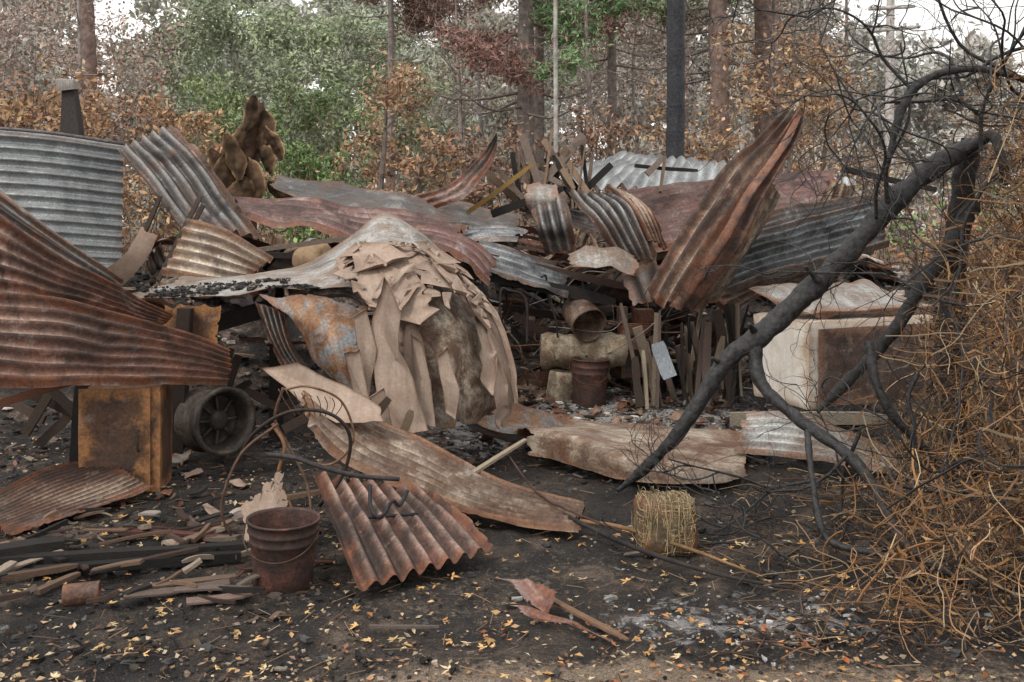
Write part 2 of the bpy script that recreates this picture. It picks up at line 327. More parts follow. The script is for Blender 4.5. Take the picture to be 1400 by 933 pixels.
b = B(); col = (.06, .035, .022)
tube(b, [(-2.95, 11, .8), (-2.9, 11, 1.9), (-2.78, 11, 2.5), (-2.7, 11, 2.85)], [.2, .2, .13, .03], 9, 24, .35, col)
def husk(c, L, w, a, tilt, colr):
    t, s = np.meshgrid(np.linspace(0, 1, 26), np.linspace(-1, 1, 15), indexing='ij')
    ww = w*np.sin(np.pi*np.clip(t, .02, .98))**.5*(1+.25*fbm(np.stack([t*5, s*2, t*0+c[0]*9], -1), 2))
    xx = ww*np.sin(s*1.9); yy = -ww*np.cos(s*1.9)*.6; zz = (t-.5)*L
    yy = yy - .45*L*(t-.5)**2 + .015*np.abs(np.sin(s*7))
    ca, sa = math.cos(a), math.sin(a); ct, s2 = math.cos(tilt), math.sin(tilt)
    x1 = xx*ca-yy*sa; y1 = xx*sa+yy*ca
    x2 = x1*ct+zz*s2; z2 = -x1*s2+zz*ct
    P = np.stack([c[0]+x2, c[1]+y1, c[2]+z2], -1); P += .02*fbm(P*11, 3)[..., None]
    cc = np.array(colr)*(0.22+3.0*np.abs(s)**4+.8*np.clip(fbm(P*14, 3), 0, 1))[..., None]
    b.add(P.reshape(-1, 3), gridF(26, 15), cc.reshape(-1, 3))
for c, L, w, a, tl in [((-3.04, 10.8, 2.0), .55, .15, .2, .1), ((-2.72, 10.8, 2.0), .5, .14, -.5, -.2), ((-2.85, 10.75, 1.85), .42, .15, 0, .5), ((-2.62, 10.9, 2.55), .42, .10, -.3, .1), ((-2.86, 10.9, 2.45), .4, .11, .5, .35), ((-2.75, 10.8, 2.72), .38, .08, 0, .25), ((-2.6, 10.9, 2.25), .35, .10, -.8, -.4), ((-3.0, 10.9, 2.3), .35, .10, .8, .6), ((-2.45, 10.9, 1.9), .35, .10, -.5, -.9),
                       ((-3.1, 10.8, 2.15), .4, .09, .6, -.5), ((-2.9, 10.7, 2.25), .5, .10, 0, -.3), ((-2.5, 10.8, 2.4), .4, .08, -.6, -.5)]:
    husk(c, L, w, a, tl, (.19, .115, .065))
b.build("burnt_tree_stump", TBARK)

# ------------------------------------------------------------------ centre heap sheets
F1, N1 = sheet("buckled_roof_sheet", [[(-2.68, 7, 1.09), (-2.66, 7.5, 1.14), (-2.66, 8, 1.13)], [(-2, 6.9, 1.08), (-2.05, 7.4, 1.17), (-2.11, 8, 1.18)], [(-1.53, 6.8, 1.11), (-1.52, 7.3, 1.22), (-1.54, 8, 1.29)], [(-1.12, 6.8, 1.13), (-1.15, 7.3, 1.32), (-1.2, 8, 1.53)], [(-.76, 6.9, 1.16), (-.82, 7.4, 1.4), (-.93, 8.1, 1.64)], [(-.46, 7, 1.14), (-.5, 7.4, 1.27), (-.57, 8, 1.38)], [(-.25, 7.1, .95), (-.28, 7.4, 1.0), (-.32, 7.8, 1.08)]], 0, .006, PALE, .06, .03, nv=130, seed=31, cs=2.4)
sheet("rusted_metal_flap", [[(-1.69, 6.75, 1.11), (-1.30, 6.7, 1.12), (-.94, 6.75, 1.02)], [(-1.46, 6.6, .96), (-1.16, 6.4, .88), (-.88, 6.45, .79)], [(-1.24, 6.55, .66), (-1.04, 6.35, .52), (-.83, 6.35, .47)]], 0, 0, ORNG, .06, .05, nv=60, seed=33, cs=3.)
sheet("corrugated_iron_sheet", [[(-1.72, 6.8, 1.08), (-1.5, 6.75, 1.0)], [(-1.6, 6.75, .8), (-1.42, 6.7, .75)], [(-1.45, 6.8, .52), (-1.25, 6.65, .55)]], 5, .02, CHAR, .02, .04, seed=34)
F3st = [[(-1.28, 7.05, 1.27), (-.8, 7, 1.37), (-.42, 7.1, 1.22)], [(-1.02, 6.7, 1.10), (-.62, 6.65, 1.17), (-.24, 6.9, .98)], [(-.8, 6.55, .86), (-.42, 6.5, .92), (-.13, 6.8, .75)], [(-.74, 6.5, .52), (-.38, 6.45, .5), (-.06, 6.75, .46)], [(-.72, 6.5, .3), (-.36, 6.5, .26), (-.1, 6.8, .3)]]
F3, N3 = sheet("collapsed_cladding", F3st, 0, 0, CRACK, .035, .05, nv=80, seed=35, cs=3)

def shard(b, pts, th=.006, mi=0, seedv=0., warp=.03):
    pts = np.asarray(pts, float); k = len(pts)
    dense = []
    for i in range(k):
        for f in (0, .2, .4, .6, .8): dense.append(pts[i]*(1-f)+pts[(i+1) % k]*f)
    o = np.array(dense); c = o.mean(0); k = len(o)
    o = o+ (o-c)*(.06*fbm(o*30+seedv, 3))[:, None]
    nn = np.cross(pts[1]-pts[0], pts[-1]-pts[0]); nn = nn/(np.linalg.norm(nn)+1e-9)
    rings = [c+(o-c)*f + nn*(warp*fbm((c+(o-c)*f)*5+seedv, 1))[:, None] for f in (.02, .3, .6, .85, 1.)]
    rings.append(rings[-1]-nn*th); V = np.concatenate(rings)
    e = np.concatenate([np.full(k, q) for q in (1, 1, .8, .45, .15, 0)])
    b.add(V, gridF(6, k, True), np.stack([e*0+.5, e, e*0], -1), V[:, [0, 2]]+seedv, mi)
b = B()
for q, yy in [([(-.775, 1.25), (-.673, 1.02), (-.687, .80), (-.593, .625), (-.50, .32), (-.66, .30), (-.80, .45), (-.895, .85), (-.864, 1.02)], 6.2),
              ([(-1.02, .78), (-.93, .8), (-.87, .5), (-.84, .33), (-.92, .36), (-.98, .55)], 6.25),
              ([(-.62, .9), (-.56, .85), (-.5, .6), (-.47, .33), (-.58, .35), (-.62, .6)], 6.3),
              ([(-.84, .55), (-.76, .6), (-.72, .4), (-.8, .28), (-.88, .35)], 6.1), ([(-.98, 1.0), (-.9, 1.05), (-.84, .8), (-.88, .5), (-.95, .7)], 6.3),
              ([(-.46, .75), (-.40, .8), (-.33, .55), (-.35, .36), (-.42, .4)], 6.35)]:
    shard(b, [(x, yy-.1*(1-z)+.02*i, z) for i, (x, z) in enumerate(q)], seedv=yy*7)
def gsamp(A, i, j):
    i0 = i.astype(int); j0 = j.astype(int); fi = (i-i0)[..., None]; fj = (j-j0)[..., None]
    return (A[i0, j0]*(1-fi)+A[i0+1, j0]*fi)*(1-fj)+(A[i0, j0+1]*(1-fi)+A[i0+1, j0+1]*fi)*fj
F3s = surf(F3st, *np.meshgrid(np.linspace(0, 1, 80), np.linspace(0, 1, 70), indexing='ij'))
def band(t0, t1, s0, s1, off, seed, curl=.03):
    n = 40; t, s = np.meshgrid(np.linspace(t0, t1, n), np.linspace(0, 1, 14), indexing='ij')
    u = (t-t0)/(t1-t0)
    kn = np.sort(np.r_[0, R.uniform(.1, .9, 6), 1]); wl = np.interp(u, kn, np.r_[.05, R.uniform(.4, 1.1, 6), .05]); wr = np.interp(u, kn, np.r_[.05, R.uniform(.4, 1.1, 6), .05])
    sc = (s0+s1)/2+.5*(s1-s0)*np.where(s < .5, -wl, wr)*np.abs(2*s-1)+.03*np.sin(u*3+seed)
    i = np.clip(t*79, 0, 78.99); j = np.clip(sc*69, 0, 68.99)
    Nn = gsamp(N3, i, j); Nn = Nn*np.where(Nn[..., 1:2] > 0, -1, 1)
    P0 = gsamp(F3s, i, j)
    P = P0+Nn*(.05+off+curl*((2*s[..., None]-1)**2)+.022*folds(P0, seed, 3.5)[..., None]+.04*(np.clip(u-.85, 0, 1)/.15)[..., None])
    e = np.minimum(s, 1-s)*2
    b.add(P.reshape(-1, 3), gridF(n, 14), np.stack([e*0+.5, np.clip(e*1.4, 0, 1), e*0], -1).reshape(-1, 3), np.stack([s+seed, t], -1).reshape(-1, 2))
for a in [(.0, .36, .0, .3, .01, 1), (.05, .5, .2, .5, .03, 2), (.0, .3, .42, .7, .02, 3), (.02, .5, .6, .85, .05, 4), (.0, 1., .76, .99, .02, 5), (.2, .8, .88, 1., .06, 6), (.3, .75, .64, .84, .03, 7), (.45, 1., .12, .34, .02, 8), (.12, .42, .05, .5, .05, 9), (.18, .4, .45, .8, .07, 10), (.0, .22, .1, .5, .06, 11), (.0, .2, .5, .95, .06, 12), (.6, .98, .7, .92, .05, 13)]: band(*a)
for i in range(60):
    a_, c_ = R.integers(1, 34), R.integers(0, 69)
    o = F3s[a_, c_]; nn = N3[a_, c_]*(-1 if N3[a_, c_][1] > 0 else 1)
    u = np.cross(nn, R.normal(size=3)); u /= np.linalg.norm(u); v = np.cross(nn, u)
    L = R.uniform(.03, .14); W = L*R.uniform(.25, .6); o = o+nn*R.uniform(.09, .14)
    ang = np.sort(R.uniform(0, 2*np.pi, 6)); pts = [o+u*L*math.cos(g)*R.uniform(.7, 1.1)+v*W*math.sin(g)*R.uniform(.7, 1.1)+nn*R.normal(0, .012) for g in ang]
    shard(b, pts, seedv=i*3.1)
b.build("tan_cladding_shards", TAN)

sheet("corrugated_iron_sheet", [[(-1.42, 5.9, .73), (-1.2, 5.65, .62), (-1.05, 5.35, .50)], [(-.76, 5.95, .44), (-.7, 5.65, .33), (-.8, 5.35, .29)], [(-.04, 5.65, .16), (-.1, 5.45, .13), (-.2, 5.25, .09)], [(.41, 5.5, .05), (.39, 5.35, .05), (.36, 5.18, .04)]], 8, .024, CREAM, .04, .025, nv=90, seed=41)
b = B(); shard(b, [(-1.44, 5.83, .76), (-1.2, 5.78, .77), (-.95, 5.8, .67), (-.74, 5.78, .53), (-.72, 5.7, .47), (-.95, 5.55, .49), (-1.15, 5.6, .6)], seedv=2); b.build("tan_metal_plate", TAN)
sheet("corrugated_iron_sheet", [[(-1.06, 5.35, .30), (-.42, 5.3, .17)], [(-.88, 4.8, .21), (-.26, 5.05, .15)], [(-.64, 4.2, .06), (-.07, 4.72, .07)]], 8, .023, RUST, .04, .02, nv=70, seed=44)
sheet("curled_iron_sheet", [[(-.69, 7.2, .62), (-.64, 6.95, .40), (-.62, 6.8, .45)], [(-.31, 7.2, .44), (-.27, 6.9, .2), (-.25, 6.72, .29)], [(.155, 7.3, .27), (.1, 7, .08), (.06, 6.7, .2)], [(.48, 7.4, .11), (.42, 7.1, .05), (.36, 6.9, .08)]], 0, 0, ORNG, .04, .05, nv=60, seed=51, cs=3)
sheet("flattened_iron_sheet", [[(.0, 7.4, .15), (.02, 7, .17), (.03, 6.78, .22), (.05, 6.7, .06)], [(.45, 7.6, .12), (.41, 7, .15), (.38, 6.5, .24), (.37, 6.42, .03)], [(.9, 7.6, .1), (.8, 6.9, .12), (.72, 6.2, .17), (.70, 6.1, .03)], [(1.5, 7.4, .1), (1.3, 6.7, .10), (1.17, 6.12, .11), (1.16, 6.0, .03)], [(1.85, 7.2, .08), (1.6, 6.7, .08), (1.45, 6.3, .07), (1.42, 6.2, .03)]], 0, 0, CREAM, .05, .04, nv=100, seed=52, cs=2.6)
sheet("corrugated_iron_sheet", [[(1.55, 6.9, .30), (1.4, 6.5, .10)], [(1.9, 6.8, .3), (1.9, 6.4, .1)], [(2.5, 6.6, .12), (2.4, 6.2, .03)]], 6, .018, PALE, .04, .03, seed=53)
sheet("twisted_metal_scrap", [[(-.12, 4.32, .10), (.0, 4.2, .1)], [(.08, 4.25, .09), (.12, 4.08, .03)], [(.2, 4.1, .12), (.16, 4.0, .05)]], 0, 0, REDB, .07, .1, seed=54, cs=6)
sheet("twisted_metal_scrap", [[(-.05, 4.05, .08), (.1, 4.0, .03)], [(.15, 4.0, .05), (.25, 3.92, .04)], [(.42, 3.78, .03), (.40, 3.76, .03)]], 0, 0, REDB, .04, .1, seed=55, cs=6)

# ------------------------------------------------------------------ background heap sheets
sheet("corrugated_iron_sheet", [[(-2.75, 9.9, 1.80), (-2.55, 9.3, 1.66)], [(-1.4, 9.8, 1.72), (-1.5, 9.1, 1.46)], [(-.38, 9.7, 1.53), (-.52, 9.2, 1.38)]], 6, .028, REDB, .08, .03, seed=61)
sheet("charred_roof_sheet", [[(-2.46, 10.6, 2.06), (-2.44, 10.2, 1.9)], [(-1.12, 10.7, 1.88), (-1.2, 10.2, 1.63)], [(.15, 10.8, 1.64), (.11, 10.2, 1.42)]], 0, 0, CHAR, .06, .03, nv=60, seed=62)
sheet("charred_roof_sheet", [[(-2.3, 10, 1.72), (-2.2, 9.6, 1.62)], [(-1.0, 10, 1.62), (-1.1, 9.5, 1.5)], [(.2, 10, 1.5), (.1, 9.6, 1.36)]], 4, .02, BLUEG, .08, .03, seed=63)
sheet("curled_iron_sheet", [[(-.97, 10, 1.84), (-.75, 9.9, 1.70)], [(-.62, 10.05, 1.96), (-.45, 9.85, 1.83)], [(-.33, 10.1, 2.22), (-.22, 9.95, 2.12)], [(-.15, 10.1, 2.47), (-.13, 10.1, 2.42)]], 3, .018, RUST, .05, .02, seed=64)
sheet("crumpled_zinc_sheet", [[(.13, 9.5, 1.94), (.42, 9.5, 1.95)], [(.1, 9.35, 1.8), (.45, 9.3, 1.8)], [(.16, 9.5, 1.62), (.4, 9.4, 1.64)]], 0, .02, PALE, .08, .08, seed=65, cs=4)
sheet("corrugated_iron_sheet", [[(.46, 9.5, 1.9), (.99, 9.5, 1.85)], [(.68, 9.1, 1.62), (1.18, 9.2, 1.62)], [(.95, 9.0, 1.22), (1.32, 9.1, 1.22)]], 6, .03, CHAR, .09, .05, seed=66)
sheet("corrugated_iron_sheet", [[(.85, 9.6, 1.92), (1.15, 9.6, 1.8)], [(1.05, 9.2, 1.75), (1.28, 9.3, 1.65)], [(1.2, 9.1, 1.4), (1.42, 9.3, 1.3)]], 5, .02, RUSTP, .05, .04, seed=67)
sheet("charred_roof_sheet", [[(.15, 9.3, 1.72), (.5, 9.2, 1.85)], [(.2, 9.1, 1.5), (.55, 9.0, 1.55)], [(.3, 9.2, 1.25), (.6, 9.1, 1.3)]], 4, .015, CHAR, .09, .06, seed=68, cs=3)
sheet("crumpled_zinc_sheet", [[(.45, 9.0, 1.32), (.8, 9, 1.36), (1.1, 9, 1.3)], [(.5, 8.7, 1.17), (.8, 8.6, 1.2), (1.1, 8.7, 1.1)]], 0, 0, PALE, .09, .06, seed=69, cs=4)
# extra buckled layers between the middle and right piles
sheet("corrugated_iron_sheet", [[(-.35, 9.3, 1.42), (-.3, 8.9, 1.15)], [(.1, 9.2, 1.33), (.1, 8.8, 1.05)], [(.55, 9.2, 1.12), (.5, 8.85, .92)]], 5, .022, BLUEG, .08, .06, seed=101)
sheet("corrugated_iron_sheet", [[(-1.0, 9.2, 1.62), (-.95, 8.8, 1.45)], [(-.5, 9.1, 1.5), (-.5, 8.7, 1.28)], [(-.1, 9.0, 1.2), (-.15, 8.7, 1.05)]], 4, .02, REDB, .08, .06, seed=102)
sheet("charred_roof_sheet", [[(.95, 9.3, 1.25), (1.0, 9.0, .95)], [(1.3, 9.3, 1.2), (1.35, 9.0, .9)], [(1.7, 9.4, 1.1), (1.75, 9.1, .8)]], 0, 0, CREAM, .07, .08, seed=103, cs=4)
sheet("corrugated_iron_sheet", [[(1.7, 9.3, 1.1), (1.9, 8.9, .75)], [(2.2, 9.3, 1.22), (2.3, 8.9, .95)], [(2.9, 9.5, 1.3), (3.0, 9.1, 1.05)]], 6, .028, RUSTP, .08, .05, seed=104)
sheet("charred_roof_sheet", [[(.0, 10.6, 1.9), (.1, 10.2, 1.62)], [(.6, 10.6, 1.75), (.6, 10.1, 1.5)], [(1.3, 10.6, 1.7), (1.3, 10.2, 1.42)]], 5, .02, CHAR, .09, .06, seed=105)
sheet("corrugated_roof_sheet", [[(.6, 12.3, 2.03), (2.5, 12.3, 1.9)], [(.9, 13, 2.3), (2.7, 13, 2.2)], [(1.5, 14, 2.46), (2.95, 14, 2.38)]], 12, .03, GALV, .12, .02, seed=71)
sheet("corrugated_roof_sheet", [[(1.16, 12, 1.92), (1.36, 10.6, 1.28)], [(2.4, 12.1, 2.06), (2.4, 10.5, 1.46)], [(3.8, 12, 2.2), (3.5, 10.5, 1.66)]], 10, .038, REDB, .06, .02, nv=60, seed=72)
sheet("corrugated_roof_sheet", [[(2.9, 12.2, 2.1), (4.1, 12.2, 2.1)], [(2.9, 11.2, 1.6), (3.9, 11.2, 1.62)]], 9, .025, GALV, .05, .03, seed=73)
sheet("flaking_iron_sheet", [[(3.2, 10.4, 2.02), (3.55, 10.4, 1.95)], [(3.05, 10.3, 1.72), (3.4, 10.3, 1.6)]], 4, .02, CRACK, .05, .1, seed=74)
sheet("leaning_corrugated_sheet", [[(1.05, 8.5, .93), (1.28, 8.25, .83)], [(1.36, 8.5, 1.45), (1.62, 8.15, 1.40)], [(1.69, 8.5, 1.98), (1.93, 8.15, 1.90)], [(2.02, 8.5, 2.28), (2.2, 8.3, 2.22)], [(2.28, 8.5, 2.52), (2.40, 8.4, 2.5)]], 3, .038, RUSTP, .03, .03, nv=70, seed=81)
sheet("leaning_corrugated_sheet", [[(1.24, 8.12, .86), (1.46, 8.3, .83)], [(1.58, 8.02, 1.40), (1.83, 8.15, 1.40)], [(1.90, 8.05, 1.88), (2.09, 8.15, 1.92)], [(2.16, 8.2, 2.2), (2.31, 8.3, 2.25)], [(2.33, 8.35, 2.45), (2.41, 8.4, 2.5)]], 2, .038, RUST, .03, .03, nv=70, seed=87)
sheet("leaning_corrugated_sheet", [[(1.46, 8.3, .83), (1.74, 8.7, .9)], [(1.82, 8.15, 1.40), (2.09, 8.6, 1.5)], [(2.08, 8.16, 1.9), (2.22, 8.6, 1.84)]], 4, .025, CRACK, .03, .04, nv=60, seed=82)
sheet("charred_roof_sheet", [[(1.98, 8.7, 2.0), (2.2, 8.7, 1.95)], [(2.1, 8.65, 2.2), (2.28, 8.6, 2.2)], [(2.3, 8.6, 2.48), (2.38, 8.6, 2.45)]], 2, .02, CHAR, .03, .04, seed=83)
sheet("charred_roof_sheet", [[(.95, 8.8, 1.1), (1.2, 8.5, 1.3)], [(1.05, 8.7, .85), (1.3, 8.5, .95)]], 2, .02, CHAR, .04, .06, seed=84)
sheet("corrugated_iron_sheet", [[(1.65, 9, 1.33), (1.80, 8.65, .95)], [(2.31, 9.1, 1.56), (2.45, 8.75, 1.17)], [(3.25, 9.2, 1.74), (3.3, 8.9, 1.38)]], 7, .034, BLUEG, .08, .02, nv=60, seed=85)
sheet("corrugated_iron_sheet", [[(1.9, 9.4, 1.5), (2.0, 9.1, 1.2)], [(2.6, 9.6, 1.75), (2.7, 9.2, 1.5)], [(3.5, 9.8, 1.8), (3.6, 9.4, 1.6)]], 6, .028, CHAR, .05, .03, seed=86)

mats = [CHAR, RUST, BLUEG, PALE, REDB, CRACK, CREAM]
b = B()
for i in range(380):
    x = R.uniform(-3.6, 4.2); y = R.uniform(8.5, 12.5)
    if x > -.5 and y < 9.7: y = R.uniform(9.7, 12.5)
    z = float(hm(np.array(x), np.array(y)))+R.uniform(.02, .18)
    L = R.uniform(.15, 1.1)*.5; W = R.uniform(.05, .30)*.5; yaw = R.normal(0, .6); pit = R.normal(0, .25); roll = R.normal(-.3, .5)
    u = np.array([math.cos(yaw)*math.cos(pit), math.sin(yaw)*math.cos(pit), math.sin(pit)])
    v = np.cross([0, 0, 1], u); v /= np.linalg.norm(v); v = v*math.cos(roll)+np.cross(u, v)*math.sin(roll)
    o = np.array([x, y, z]); bend = R.normal(0, .10)
    st = [[o-u*L-v*W, o-u*L+v*W], [o-v*W+[0, 0, bend], o+v*W+[0, 0, bend]], [o+u*L-v*W, o+u*L+v*W]]
    rb = int(W*2/.08) if R.random() < .6 else 0
    sheet("", st, rb, .016, None, .06, .09, nv=20, bld=b, cs=4, mi=int(R.integers(0, 7)))
b.build("scrap_metal_pile", mats)

b = B()
cY = (.36, .23, .08); cG = (.22, .17, .14); cK = (.03, .027, .025); cT = (.28, .195, .135)
for p0, p1, w, t, c in [((-.45, 10.2, 1.66), (.2, 10.1, 2.14), .045, .03, cY), ((.1, 10.3, 2.45), (.35, 10.2, 1.75), .08, .025, cG), ((.32, 10.4, 2.4), (.62, 10.2, 1.9), .06, .03, cT),
                        ((.72, 10.4, 2.46), (.2, 10.2, 1.85), .08, .03, cG), ((.28, 10.5, 2.15), (.75, 10.3, 2.4), .05, .03, cG), ((.5, 10.4, 2.3), (.85, 10.1, 1.7), .06, .03, cT), ((.0, 10.4, 2.2), (.5, 10.2, 1.95), .06, .03, cG),
                        ((.4, 10.3, 2.5), (.3, 10.2, 1.8), .05, .025, cT), ((-.2, 10.2, 1.65), (.5, 10, 1.9), .08, .05, cK), ((.2, 10.2, 1.7), (-.15, 10.1, 2.1), .05, .03, cG), ((.6, 10.3, 1.75), (1.0, 10.3, 2.15), .07, .04, cK)]:
    plank(b, p0, p1, w, t, c)
for i in range(22):
    x = R.uniform(0, .9); plank(b, (x, 10.3+R.normal(0, .1), 1.7), (x+R.normal(0, .25), 10.3, R.uniform(2.0, 2.35)), R.uniform(.03, .07), .02, np.array([cG, cT, cK][R.integers(0, 3)])*R.uniform(.6, 1.2))
b.build("broken_timber_pile", WOOD, False)
b = B()
for p0, p1, w, t, c in [((1.38, 11.5, 2.2), (2.1, 11.6, 2.15), .05, .04, cK), ((1.5, 11.4, 2.1), (1.7, 11.5, 2.3), .07, .03, cG), ((1.65, 11.4, 1.9), (1.72, 11.5, 2.3), .08, .03, (.2, .14, .1)),
                        ((3.3, 10.2, 2.1), (4.3, 10.4, 1.9), .07, .05, cK), ((-.6, 9.0, 1.18), (.9, 8.9, .88), .1, .05, cK), ((-.4, 9.1, 1.30), (1.1, 9.2, .98), .07, .04, (.09, .06, .05)), ((-.7, 9.4, 1.42), (.4, 9.3, 1.18), .08, .04, (.16, .11, .09)),
                        ((-2.3, 8.9, 1.32), (-.9, 9.2, 1.50), .07, .04, cG), ((-3, 9, 1.3), (-1.6, 8.8, 1.28), .09, .05, cK)]:
    plank(b, p0, p1, w, t, c)
for i in range(110):
    x = R.uniform(-3, 3.5); y = R.uniform(9.6, 11.5) if x > -.5 else R.uniform(8.6, 10.5); z = float(hm(np.array(x), np.array(y)))+.08; L = R.uniform(.15, .8); a = R.normal(0, .8)
    plank(b, (x, y, z+R.normal(0, .05)), (x+L*math.cos(a), y+L*math.sin(a), z+R.normal(.05, .1)), R.uniform(.02, .08), .02, np.array([cG, cK, cT, cK][R.integers(0, 4)])*R.uniform(.6, 1.2))
b.build("charred_beam_pile", WOOD, False)
b = B(); lathe(b, [(.001, .0), (.10, 0), (.11, .02), (.11, .26), (.09, .28), (.001, .28)], (-1.72, 8.3, 1.26), (.9, -.45, .1), 24, .12, (.22, .15, .09)); b.build("timber_log", TBARK)

# ------------------------------------------------------------------ containers
def bucket(name, c, r0, r1, h, axis, mat=BKT, handle=True, dent=.05):
    e = empty(name); b = B()
    f = lambda t: r0+(r1-r0)*t
    pr = [(.001, .012), (r0*.97, .012), (r0, 0), (r0+.004, .01), (f(.25), h*.25), (f(.5), h*.5), (f(.7)+.001, h*.70), (f(.72)+.006, h*.72), (f(.74)+.001, h*.74), (f(.84)+.001, h*.84), (f(.86)+.006, h*.86), (f(.88)+.001, h*.88),
          (r1+.001, h), (r1+.007, h+.002), (r1+.007, h+.010), (r1-.002, h+.010), (r1-.005, h), (f(.5)-.006, h*.5), (r0-.006, .02), (.001, .018)]
    lathe(b, pr, c, axis, 48, dent, NEUT); b.build("shell", mat, parent=e)
    if handle:
        b = B(); pts = [(c[0]+math.cos(a)*(r1+.012), c[1]-.02-abs(math.sin(a))*(r1+.0), c[2]+h*.88-abs(math.sin(a))*h*.35) for a in np.linspace(math.pi, 2*math.pi, 12)]
        tube(b, pts, .0035, 6, 40, col=(.06, .04, .03)); b.build("bail_handle", STEELV, parent=e)
    return e
bucket("rusty_bucket", (-1.0, 4.47, .0), .125, .15, .29, (.02, -.03, 1))
bucket("rusty_bucket", (.66, 8.75, .0), .135, .16, .40, (.03, 0, 1))
bucket("open_drum", (.56, 9.05, .82), .13, .155, .3, (.35, -.85, -.45), iron("drum_pale_rust", (.34, .25, .18), (.22, .14, .1), (.10, .05, .035), crest=(.45, .36, .28), s1=6, edgem=0, soot=.5), handle=False, dent=.12)
b = B(); pr = [(.001, 0), (.10, 0), (.155, .01)]+[(.15+.012*math.sin(i*1.9)*(i % 2), .02+i*.035) for i in range(20)]+[(.15, .74), (.1, .75), (.06, .72), (.001, .72)]
lathe(b, pr, (.25, 9.0, .44), (1, .04, 0), 36, .16, NEUT)
ROLL = iron("netting_roll_pale", (.46, .39, .28), (.38, .31, .21), (.2, .13, .08), crest=(.5, .44, .34), s1=9, edgem=0, soot=.5, streak=.4, metal=0, rough=.8)
b.build("wire_netting_roll", ROLL)
b = B(); lathe(b, [(.001, 0), (.13, 0), (.14, .05), (.13, .25), (.12, .28), (.09, .28), (.05, .2)], (.42, 8.9, .0), (.1, 0, 1), 28, .16, NEUT); b.build("wire_netting_roll", ROLL)
e = empty("rusty_wheel_rim"); b = B(); wc = (-2.10, 7.0, .24); wa = (.72, -.68, .05)
lathe(b, [(.17, .02), (.19, .0), (.225, 0), (.228, .02), (.2, .05), (.19, .12), (.2, .13), (.2, .15), (.19, .16), (.2, .23), (.228, .26), (.228, .28), (.2, .28), (.185, .24), (.175, .16), (.165, .10), (.17, .02)], wc, wa, 44, .03, NEUT); b.build("rim", DRM, parent=e)
b = B(); lathe(b, [(.175, .12), (.12, .10), (.09, .13), (.07, .15), (.065, .19), (.04, .2), (.001, .2)], wc, wa, 30, 0, NEUT)
b.build("hub", DRM, parent=e)
b = B(); ax = Vector(wa).normalized(); q = Vector((0, 0, 1)).rotation_difference(ax)
for k in range(8):
    a = k*math.pi/4; p0 = Vector(wc)+q @ Vector((.06*math.cos(a), .06*math.sin(a), .17)); p1 = Vector(wc)+q @ Vector((.18*math.cos(a), .18*math.sin(a), .14)); tube(b, [tuple(p0), tuple(p1)], .012, 6, 4, col=NEUT)
b.build("spokes", DRM, parent=e)
b = B(); lathe(b, [(.001, 0), (.045, 0), (.047, .004), (.045, .01), (.045, .13), (.047, .14), (.04, .14), (.04, .02), (.001, .02)], (-1.84, 4.2, .055), (.95, .25, .02), 28, .08, NEUT); b.build("rusty_tin_can", iron("can_rust", (.27, .13, .075), (.2, .09, .05), (.1, .05, .035), crest=(.35, .2, .13), s1=9, edgem=0, soot=.2))
b = B(); lathe(b, [(.16, .0), (.17, .02), (.165, .05), (.15, .05), (.15, .02), (.001, .015)], (-.7, 6.6, .1), (.0, -.1, 1), 36, .03, NEUT); b.build("rusty_pan", BKT)

def boxq(b, cx, cy, cz, sx, sy, sz, rot=0., mi=0, tiltx=0., nseg=10, bev=.012, dent=.008):
    for ax in range(3):
        for sg in (-1, 1):
            a, c = np.meshgrid(np.linspace(-1, 1, nseg), np.linspace(-1, 1, nseg), indexing='ij')
            q = np.zeros((nseg, nseg, 3)); q[..., ax] = sg; q[..., (ax+1) % 3] = a; q[..., (ax+2) % 3] = c
            h = np.array([sx, sy, sz])/2; P = q*h
            bv_ = min(bev, min(h)*.6)
            inner = np.clip(P, -(h-bv_), h-bv_); d = P-inner; L = np.linalg.norm(d, axis=-1, keepdims=True)
            P = inner+d/np.maximum(L, 1e-9)*np.minimum(L, bv_)
            P = P + (q if min(h) > .02 else np.array([0, 1., 0]))*(dent*fbm(P*4+cx, 2))[..., None]
            ct, s_ = math.cos(tiltx), math.sin(tiltx); y2 = P[..., 1]*ct-P[..., 2]*s_; z2 = P[..., 1]*s_+P[..., 2]*ct
            cr_, sr = math.cos(rot), math.sin(rot)
            W = np.stack([cx+P[..., 0]*cr_-y2*sr, cy+P[..., 0]*sr+y2*cr_, cz+z2], -1)
            e = np.minimum((1-np.abs(a))*h[(ax+1) % 3], (1-np.abs(c))*h[(ax+2) % 3])/.13
            b.add(W.reshape(-1, 3), gridF(nseg, nseg) if sg > 0 else gridF(nseg, nseg)[:, ::-1], np.stack([a*0+.4, np.clip(e, 0, 1), a*0], -1).reshape(-1, 3), np.stack([P[..., (ax+1) % 3], P[..., (ax+2) % 3]], -1).reshape(-1, 2), mi)
e = empty("rusty_metal_cabinet")
b = B(); boxq(b, -2.28, 6.12, .315, .42, .34, .62, .12); b.build("carcass", CAB, parent=e)
b = B(); boxq(b, -2.30, 5.925, .32, .40, .014, .60, .12, dent=.012, nseg=24); b.build("door", CAB, parent=e)
b = B(); tube(b, [(-2.15, 5.91, .38), (-2.15, 5.88, .36), (-2.15, 5.88, .28), (-2.15, 5.91, .26)], .006, 6, col=(.05, .04, .03)); b.build("handle", STEELV, parent=e)
e = empty("chest_freezer"); rot = .42
b = B(); boxq(b, 2.62, 8.1, .52, 1.25, .66, .66, rot, nseg=24, bev=.025, dent=.02); b.build("body", WHITE, parent=e)
ux, uy = math.cos(rot), math.sin(rot)
